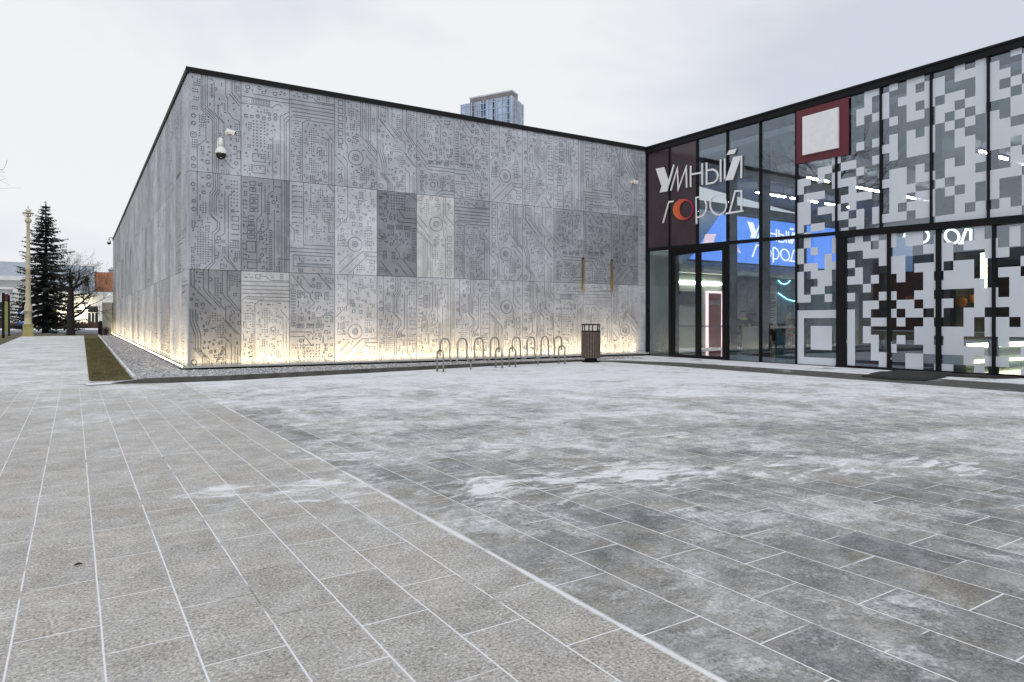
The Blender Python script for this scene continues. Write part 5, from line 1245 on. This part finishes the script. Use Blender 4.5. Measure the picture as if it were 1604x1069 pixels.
def branchy(mbt, mbc, p, d, L, r, lvl, rg, droop=0.0, spread=.6, maxl=5, mint=.6):
    """recursive limb; thick wood in mbt, twigs in mbc"""
    n = 4; pts = [p.copy()]; rs = [r]; q = p.copy(); dd = d.copy()
    for i in range(n):
        dd = (dd + Vector((rg.gauss(0, .16), rg.gauss(0, .16), rg.gauss(0, .12) + .06 - droop))).normalized()
        q = q + dd * (L / n); pts.append(q.copy()); rs.append(max(.004, r * (1 - .5 * (i + 1) / n)))
    (mbt if lvl < 3 else mbc).tube(pts, rs, 7 if lvl < 2 else (5 if lvl < 3 else 3), caps=False)
    if lvl >= maxl: return
    kids = rg.randint(3, 4) if lvl < 3 else rg.randint(3, 5)
    for j in range(kids):
        i = rg.randint(1 if lvl else 2, n); t = pts[i]
        ax = Vector((rg.gauss(0, 1), rg.gauss(0, 1), rg.gauss(0, .5))); ax = (ax - dd * ax.dot(dd)).normalized()
        nd = (dd * (1 - spread * rg.uniform(.6, 1.1)) + ax * spread * rg.uniform(.8, 1.2) + Vector((0, 0, .12 - droop))).normalized()
        branchy(mbt, mbc, t, nd, L * rg.uniform(mint, .85), max(.004, rs[i] * rg.uniform(.5, .75)), lvl + 1, rg, droop, spread, maxl, mint)
def bare_tree(loc, limbs, seed, label, trunk, maxl=5, droop=0.0, name='bare_tree', group=None):
    t = thing(name, label, 'tree', loc, 0, group); rg = random.Random(seed); a, b = MB(), MB()
    a.tube([Vector(q[:3]) for q in trunk], [q[3] for q in trunk], 12)
    for (p, d, L, r) in limbs: branchy(a, b, Vector(p), Vector(d).normalized(), L, r, 1, rg, droop, .6, maxl)
    obj('trunk', a, 'bark', t, True, smooth=True); obj('crown', b, 'bark', t, True); return t
cx = Vector((math.cos(-YAW), math.sin(-YAW), 0))   # image-right direction on the ground
def lm(p, dx, dz, L, r, dy=0.0): return (p, (cx.x * dx + cx.y * 0 + dy * math.sin(YAW), cx.y * dx + dy * math.cos(YAW), dz), L, r)
bare_tree((-0.15, 54.3, gz(54)), [lm((0, 0, 1.0), -1, .35, 1.5, .09), lm((0, 0, 1.15), 1, .45, 1.6, .09, -.3), lm((0, 0, 1.75), 1, .5, 1.5, .08, .3),
    lm((0.0, 0, 2.9), -.8, .7, 1.3, .10), lm((.02, 0, 3.05), .9, .8, 1.35, .11), lm((.02, 0, 3.2), .2, 1, 1.25, .10), lm((0, 0, 3.1), -.3, 1, 1.2, .09, .5), lm((0, 0, 2.6), .8, .1, 1.1, .06, -.5), lm((0, 0, 2.5), -.5, .3, 1.0, .06, .6)],
    21, 'leafless gnarled tree with low forking limbs at the end of the path', [(0, 0, -.05, .34), (0, 0, .15, .26), (.02, 0, 1.0, .22), (-.02, 0, 1.8, .20), (.02, .02, 2.6, .18), (0, 0, 3.15, .16)], 5)
bare_tree((-9.4, 31.5, gz(31)), [((0, 0, 4.2), (-.8, .4, .8), 3.6, .15), ((0, 0, 5), (.8, .6, .9), 3.2, .15), ((0, 0, 6), (-.4, -.8, 1), 3.6, .15), ((0, 0, 6.8), (.25, .1, 1), 3.8, .16), ((0, 0, 6.8), (-.3, .3, 1.1), 4.0, .15), ((0, 0, 5.6), (.6, -.4, .6), 3.0, .12)],
    8, 'tall bare tree at the left edge, only branch tips showing, reflected in the glass', [(0, 0, -.1, .4), (0, 0, .4, .3), (.1, 0, 3, .25), (0, .1, 5, .22), (0, 0, 6.9, .19)], 5, .02)
_t = bpy.data.objects['bare_tree.001']; a, b = MB(), MB(); _r = random.Random(3)
a.tube([(0, 0, 4.3), (2.2, -.1, 5.0), (4.4, -.25, 5.9), (5.9, -.4, 6.3), (6.7, -.45, 6.6)], [.10, .075, .05, .032, .018], 7)
for p, d, L, r in (((5.9, -.4, 6.3), (1, -.1, .35), .9, .02), ((6.4, -.43, 6.5), (1, 0, .6), .7, .016), ((5.2, -.33, 6.1), (1, .1, -.05), 1.5, .02), ((6.7, -.45, 6.6), (1, -.1, .15), .55, .014)): branchy(a, b, Vector(p), Vector(d).normalized(), L, r, 4, _r, .03, .5, 5)
obj('limb', a, 'bark', _t, True); obj('twigs', b, 'bark', _t, True)
bare_tree((-11.5, 30.0, gz(30)), [((0, 0, 4), (1, .3, .6), 4.2, .15), ((0, 0, 5), (-.8, .3, .8), 4.2, .15), ((0, 0, 6), (.6, -.7, .9), 4.4, .15), ((0, 0, 7), (-.2, .8, 1), 4.6, .16), ((0, 0, 7.6), (.2, 0, 1), 4.8, .17), ((0, 0, 7.4), (-.5, -.3, 1), 4.4, .15)],
    13, 'second tall bare tree outside the frame, seen only as a reflection', [(0, 0, -.1, .45), (0, 0, .4, .33), (.1, .1, 4, .27), (0, 0, 7.7, .2)], 5, .02)
def spruce(loc, H, rad, seed, label):
    t = thing('spruce_tree', label, 'tree', loc); rg = random.Random(seed); tr, nd = MB(), MB()
    tr.tube([(0, 0, -.1), (0, 0, H * .4), (.03, 0, H * .8), (0, 0, H)], [.24, .17, .07, .015], 10)
    z = 1.0
    while z < H - .15:
        f = 1 - (z - 1.0) / (H - 1.0); rr = rad * (f ** .85) * rg.uniform(.78, 1.05) + .10
        nb = max(5, int(7 + 6 * f)); a0 = rg.random() * 6.28
        for i in range(nb):
            a = a0 + 2 * PI * i / nb + rg.uniform(-.2, .2); L = rr * rg.uniform(.65, 1.12); dirv = Vector((math.cos(a), math.sin(a), 0)); sl = rg.uniform(.0, .22) - .42 * f
            p0 = Vector((0, 0, z)); p1 = p0 + dirv * L * .6 + Vector((0, 0, sl * L * .8)); p2 = p0 + dirv * L + Vector((0, 0, sl * L + .10 * L))
            tr.tube([p0, p1, p2], [.03 * f + .012, .016 * f + .008, .005], 4, caps=False)
            side_ = Vector((-dirv.y, dirv.x, 0)); steps = max(4, int(L / .085))
            for k_ in range(steps):
                s_ = (k_ + rg.random()) / steps; s_ = .12 + .9 * s_
                c_ = p0.lerp(p1, s_ / .6) if s_ < .6 else p1.lerp(p2, (s_ - .6) / .4)
                for sg_ in (-1, 1, 0):
                    wl = rg.uniform(.14, .34) * (1.15 - s_ * .6) * (1.0 + .4 * f); dv = (side_ * sg_ * .8 + dirv * .55 + Vector((0, 0, rg.uniform(-.75, -.05)))).normalized() * wl
                    up = Vector((rg.gauss(0, .3), rg.gauss(0, .3), 1)).cross(dv).normalized() * wl * rg.uniform(.16, .30)
                    nd.add([c_ - up * .4, c_ + dv * .5 - up, c_ + dv, c_ + dv * .5 + up], [(0, 1, 2, 3)])
        z += rg.uniform(.2, .34) * (.75 + .6 * f)
    for i in range(16):
        a = rg.random() * 6.28; p = Vector((0, 0, H - rg.random() * .5)); dv = Vector((math.cos(a) * .6, math.sin(a) * .6, .8)) * .16; up = dv.orthogonal().normalized() * .03
        nd.add([p, p + dv * .5 - up, p + dv, p + dv * .5 + up], [(0, 1, 2, 3)])
    obj('trunk', tr, 'bark', t, True); obj('crown', nd, 'needle', t, True); return t
spruce((-1.75, 61.4, gz(61)), 9.75, 3.05, 3, 'tall dark spruce behind the cream lamp post')
def shrub(loc, h, n, label):
    t = thing('shrub', label, 'shrub', loc); rg = random.Random(9); a = MB(); b = MB()
    for i in range(n):
        an = rg.random() * 6.28; d = Vector((math.cos(an) * rg.uniform(.2, .9), math.sin(an) * rg.uniform(.2, .9), 1)).normalized()
        branchy(a, b, Vector((rg.uniform(-.1, .1), rg.uniform(-.1, .1), 0)), d, h * .45, .012, 3, rg, 0, .5, 5)
    a.lathe([(.12, -.02), (.10, .04), (.02, .06)], 10); obj('stem', a, 'bark', t, True); obj('twigs', b, 'bark', t, True); return t
shrub((1.85, 53.2, gz(53)), .75, 16, 'small leafless shrub at the foot of the stone slab')
# lamp post
lp = thing('lamp_post', 'tall cream ornamental lamp post on a square ochre pedestal', 'lamp post', (-2.41, 52.7, gz(52.7)))
mb = MB(); mb.box(-.30, .30, -.30, .30, 0, .12); mb.box(-.26, .26, -.26, .26, .121, .66); mb.box(-.29, .29, -.29, .29, .661, .74)
for s_ in (-1, 1): mb.box(-.17, .17, s_ * .262 - .008, s_ * .262 + .008, .22, .56); mb.box(s_ * .262 - .008, s_ * .262 + .008, -.17, .17, .22, .56)
obj('pedestal', mb, 'ochre', lp, True, bevel=.012)
mb = MB(); mb.lathe([(.235, .741), (.235, .80), (.19, .86), (.19, 1.55), (.23, 1.57), (.24, 1.63), (.20, 1.68), (.21, 1.78), (.19, 1.95), (.16, 2.02), (.145, 2.1), (.125, 4.2), (.15, 4.25), (.15, 4.3), (.115, 4.36), (.12, 4.9), (.15, 5.05), (.14, 5.15), (.10, 5.25), (.085, 7.05), (.12, 7.1), (.08, 7.15)], 20); obj('pole', mb, 'cream', lp, True, smooth=True)
mb = MB(); mb.lathe([(.05, 7.15)] + [(.19 * math.sin(R(a)), 7.33 - .19 * math.cos(R(a))) for a in range(20, 165, 16)] + [(.04, 7.53)], 20); obj('ball', mb, 'cream', lp, True, smooth=True)
mb = MB(); mb.tube([(0, 0, 7.5), (0, 0, 8.05)], .05, 10); mb.lathe([(.05, 7.74), (.31, 7.78), (.32, 7.82), (.08, 7.90)], 22)
for a in range(0, 360, 60): mb.tube([(.02, 0, 7.55), (.18 * math.cos(R(a)), .18 * math.sin(R(a)), 7.62), (.27 * math.cos(R(a)), .27 * math.sin(R(a)), 7.75)], .018, 6)
obj('lamp_head', mb, 'cream', lp, True, smooth=True)
mb = MB(); mb.lathe([(.02, 7.9), (.17, 7.93), (.19, 8.0), (.12, 8.08), (.03, 8.1)], 18); obj('lamp_glass', mb, 'white_paint', lp, True, smooth=True)
mb = MB(); mb.lathe([(.05, 8.1), (.02, 8.2), (.03, 8.24), (.005, 8.3)], 10); obj('finial', mb, 'cream', lp, True)
# black information pylon at the left edge
py = thing('info_pylon', 'narrow black information pylon with an olive side panel at the left edge', 'sign', (-3.30, 48.9, gz(48.9)), -YAW + .5)
mb = MB(); mb.box(-.16, -.05, -.12, .12, 0, 2.62); mb.box(.13, .20, -.12, .12, .12, 2.5); obj('frame', mb, 'black', py, True, bevel=.01)
mb = MB(); mb.box(-.049, .129, -.06, .06, .35, 2.1); obj('panel', mb, 'olive', py, True)
mb = MB(); mb.box(-.049, .129, -.07, .07, 2.12, 2.55); obj('top_panel', mb, 'maroon', py, True)
# blue sign
bs = thing('blue_sign', 'blue upright board with a white round emblem across the street', 'sign', (-3.75, 75.5, gz(75.5) + .02), -YAW * .6)
mb = MB(); mb.box(-.44, .44, -.06, .06, 0.0, 1.95); obj('board', mb, 'blue_sign', bs, True, bevel=.02)
mb = MB(); mb.lathe([(.27, -.01), (.27, .01)], 24); mb.v = [(x, -.066 - z * .4, y + 1.42) for x, y, z in mb.v]; em = obj('emblem', mb, 'white_paint', bs, True)
mb = MB(); mb.lathe([(.19, -.008), (.19, .008)], 24); mb.v = [(x, -.074 - z * .4, y * .8 + 1.42) for x, y, z in mb.v]; e2 = obj('emblem_centre', mb, 'blue_sign', em, True)
mb = MB(); mb.box(-.13, .13, -.084, -.079, 1.38, 1.46); obj('emblem_band', mb, 'white_paint', em, True)
mb = MB()
for z in (.92, .66):
    for i in range(4): x = -.33 + i * .17; mb.box(x, x + .05, -.068, -.062, z, z + .2); mb.box(x + .09, x + .14, -.068, -.062, z, z + .2); mb.box(x + .05, x + .09, -.068, -.062, z + (.08 if i % 2 else .15), z + (.12 if i % 2 else .2))
obj('lettering', mb, 'white_paint', bs, True)
# camera mast
ms = thing('camera_mast', 'thin white mast with small cameras beside the spruce', 'mast', (-2.55, 68, gz(68)))
mb = MB(); mb.tube([(0, 0, 0), (0, 0, 3.5)], [.055, .04], 10); obj('mast', mb, 'white_paint', ms, True)
for z, s_ in ((3.05, 1), (2.15, -1)): mb = MB(); mb.tube([(.0, 0, z), (s_ * .16, -.05, z)], .02, 6); mb.tube([(s_ * .14, -.05, z - .03), (s_ * .32, -.18, z - .07)], .05, 8); obj('camera', mb, 'white_paint', ms, True)
# dark bin, stone slab, globe lamp
lb = thing('street_bin', 'dark round topped bin on two feet at the end of the grass strip', 'bin', (1.50, 52.6, gz(52.6)), -YAW)
mb = MB(); mb.lathe([(.10, .10), (.135, .12), (.14, .72), (.12, .86), (.07, .96), (.02, .99)], 18); obj('body', mb, 'black', lb, True, smooth=True)
for s_ in (-1, 1): mb = MB(); mb.box(s_ * .09 - .03, s_ * .09 + .03, -.08, .08, 0, .10); obj('foot', mb, 'black', lb, True)
sl = thing('stone_slab', 'upright pale stone slab with a greenish notice panel by the far corner of the pavilion', 'notice board', (2.02, 55.2, gz(55)), -YAW)
mb = MB(); mb.box(-.34, .34, -.12, .12, 0, 2.25); obj('slab', mb, 'stone', sl, True, bevel=.02)
mb = MB(); mb.box(-.20, .22, -.128, -.121, .85, 1.6); obj('notice', mb, mat('notice_paper', (.38, .42, .33), .6), sl, True)
gl = thing('globe_lamp', 'small white globe lamp showing above the stone slab', 'lamp', (3.0, 78, gz(78) + .02))
mb = MB(); mb.tube([(0, 0, 0), (0, 0, 3.1)], [.06, .04], 10); obj('pole', mb, 'white_paint', gl, True)
mb = MB(); mb.lathe([(.04, 3.1)] + [(.22 * math.sin(R(a)), 3.31 - .22 * math.cos(R(a))) for a in range(15, 170, 15)] + [(.02, 3.55)], 18); obj('globe', mb, 'white_paint', gl, True, smooth=True)

# long building added out of frame to darken the reflections in the portal panes
ob_ = thing('added_dark_building', 'long dark brick building added outside the frame to darken the portal glass reflections', 'building', (-48, 34, 0))
mb = MB(); mb.box(-58, -48, 6, 62, 0, 7.2); obj('wall', mb, mat('dark_brick', (.10, .055, .042), .8, 0, .3, 2), ob_)
mb = MB(); mb.hexa([(-58.4, 5.6, 7.21), (-47.6, 5.6, 7.21), (-47.6, 62.4, 7.21), (-58.4, 62.4, 7.21)], [(-55, 9, 9.4), (-51, 9, 9.4), (-51, 59, 9.4), (-55, 59, 9.4)]); obj('roof', mb, mat('dark_roof', (.06, .06, .065), .7), ob_)
for i in range(14):
    y = 8 + i * 3.9
    mb = MB(); mb.box(-48.0, -47.96, y, y + 1.4, 1.2, 3.0); mb.box(-48.0, -47.96, y, y + 1.4, 4.4, 6.2); obj('window', mb, 'win_dark', ob_)

# a few dead leaves on the slabs
rg = random.Random(31)
for i, (px, py, lab) in enumerate(((0.02, 3.95, 'single tiny dead leaf lying on the pale slabs at left'),)):
    a = rg.random() * 6; V = []; F = []
    for j in range(7):
        t = j / 6; wv = .008 * math.sin(PI * min(1, t * 1.05)) + .001; z = .006 + .004 * math.sin(t * 3)
        for sgn in (-1, 1): V.append((px + (t - .5) * .034 * math.cos(a) - sgn * wv * math.sin(a), py + (t - .5) * .034 * math.sin(a) + sgn * wv * math.cos(a), z + (.006 if sgn > 0 else 0)))
        if j: F.append((2 * j - 2, 2 * j - 1, 2 * j + 1, 2 * j))
    mb = MB(); mb.add(V, F); tag(obj('dead_leaf', mb, 'bark'), lab, 'leaf')
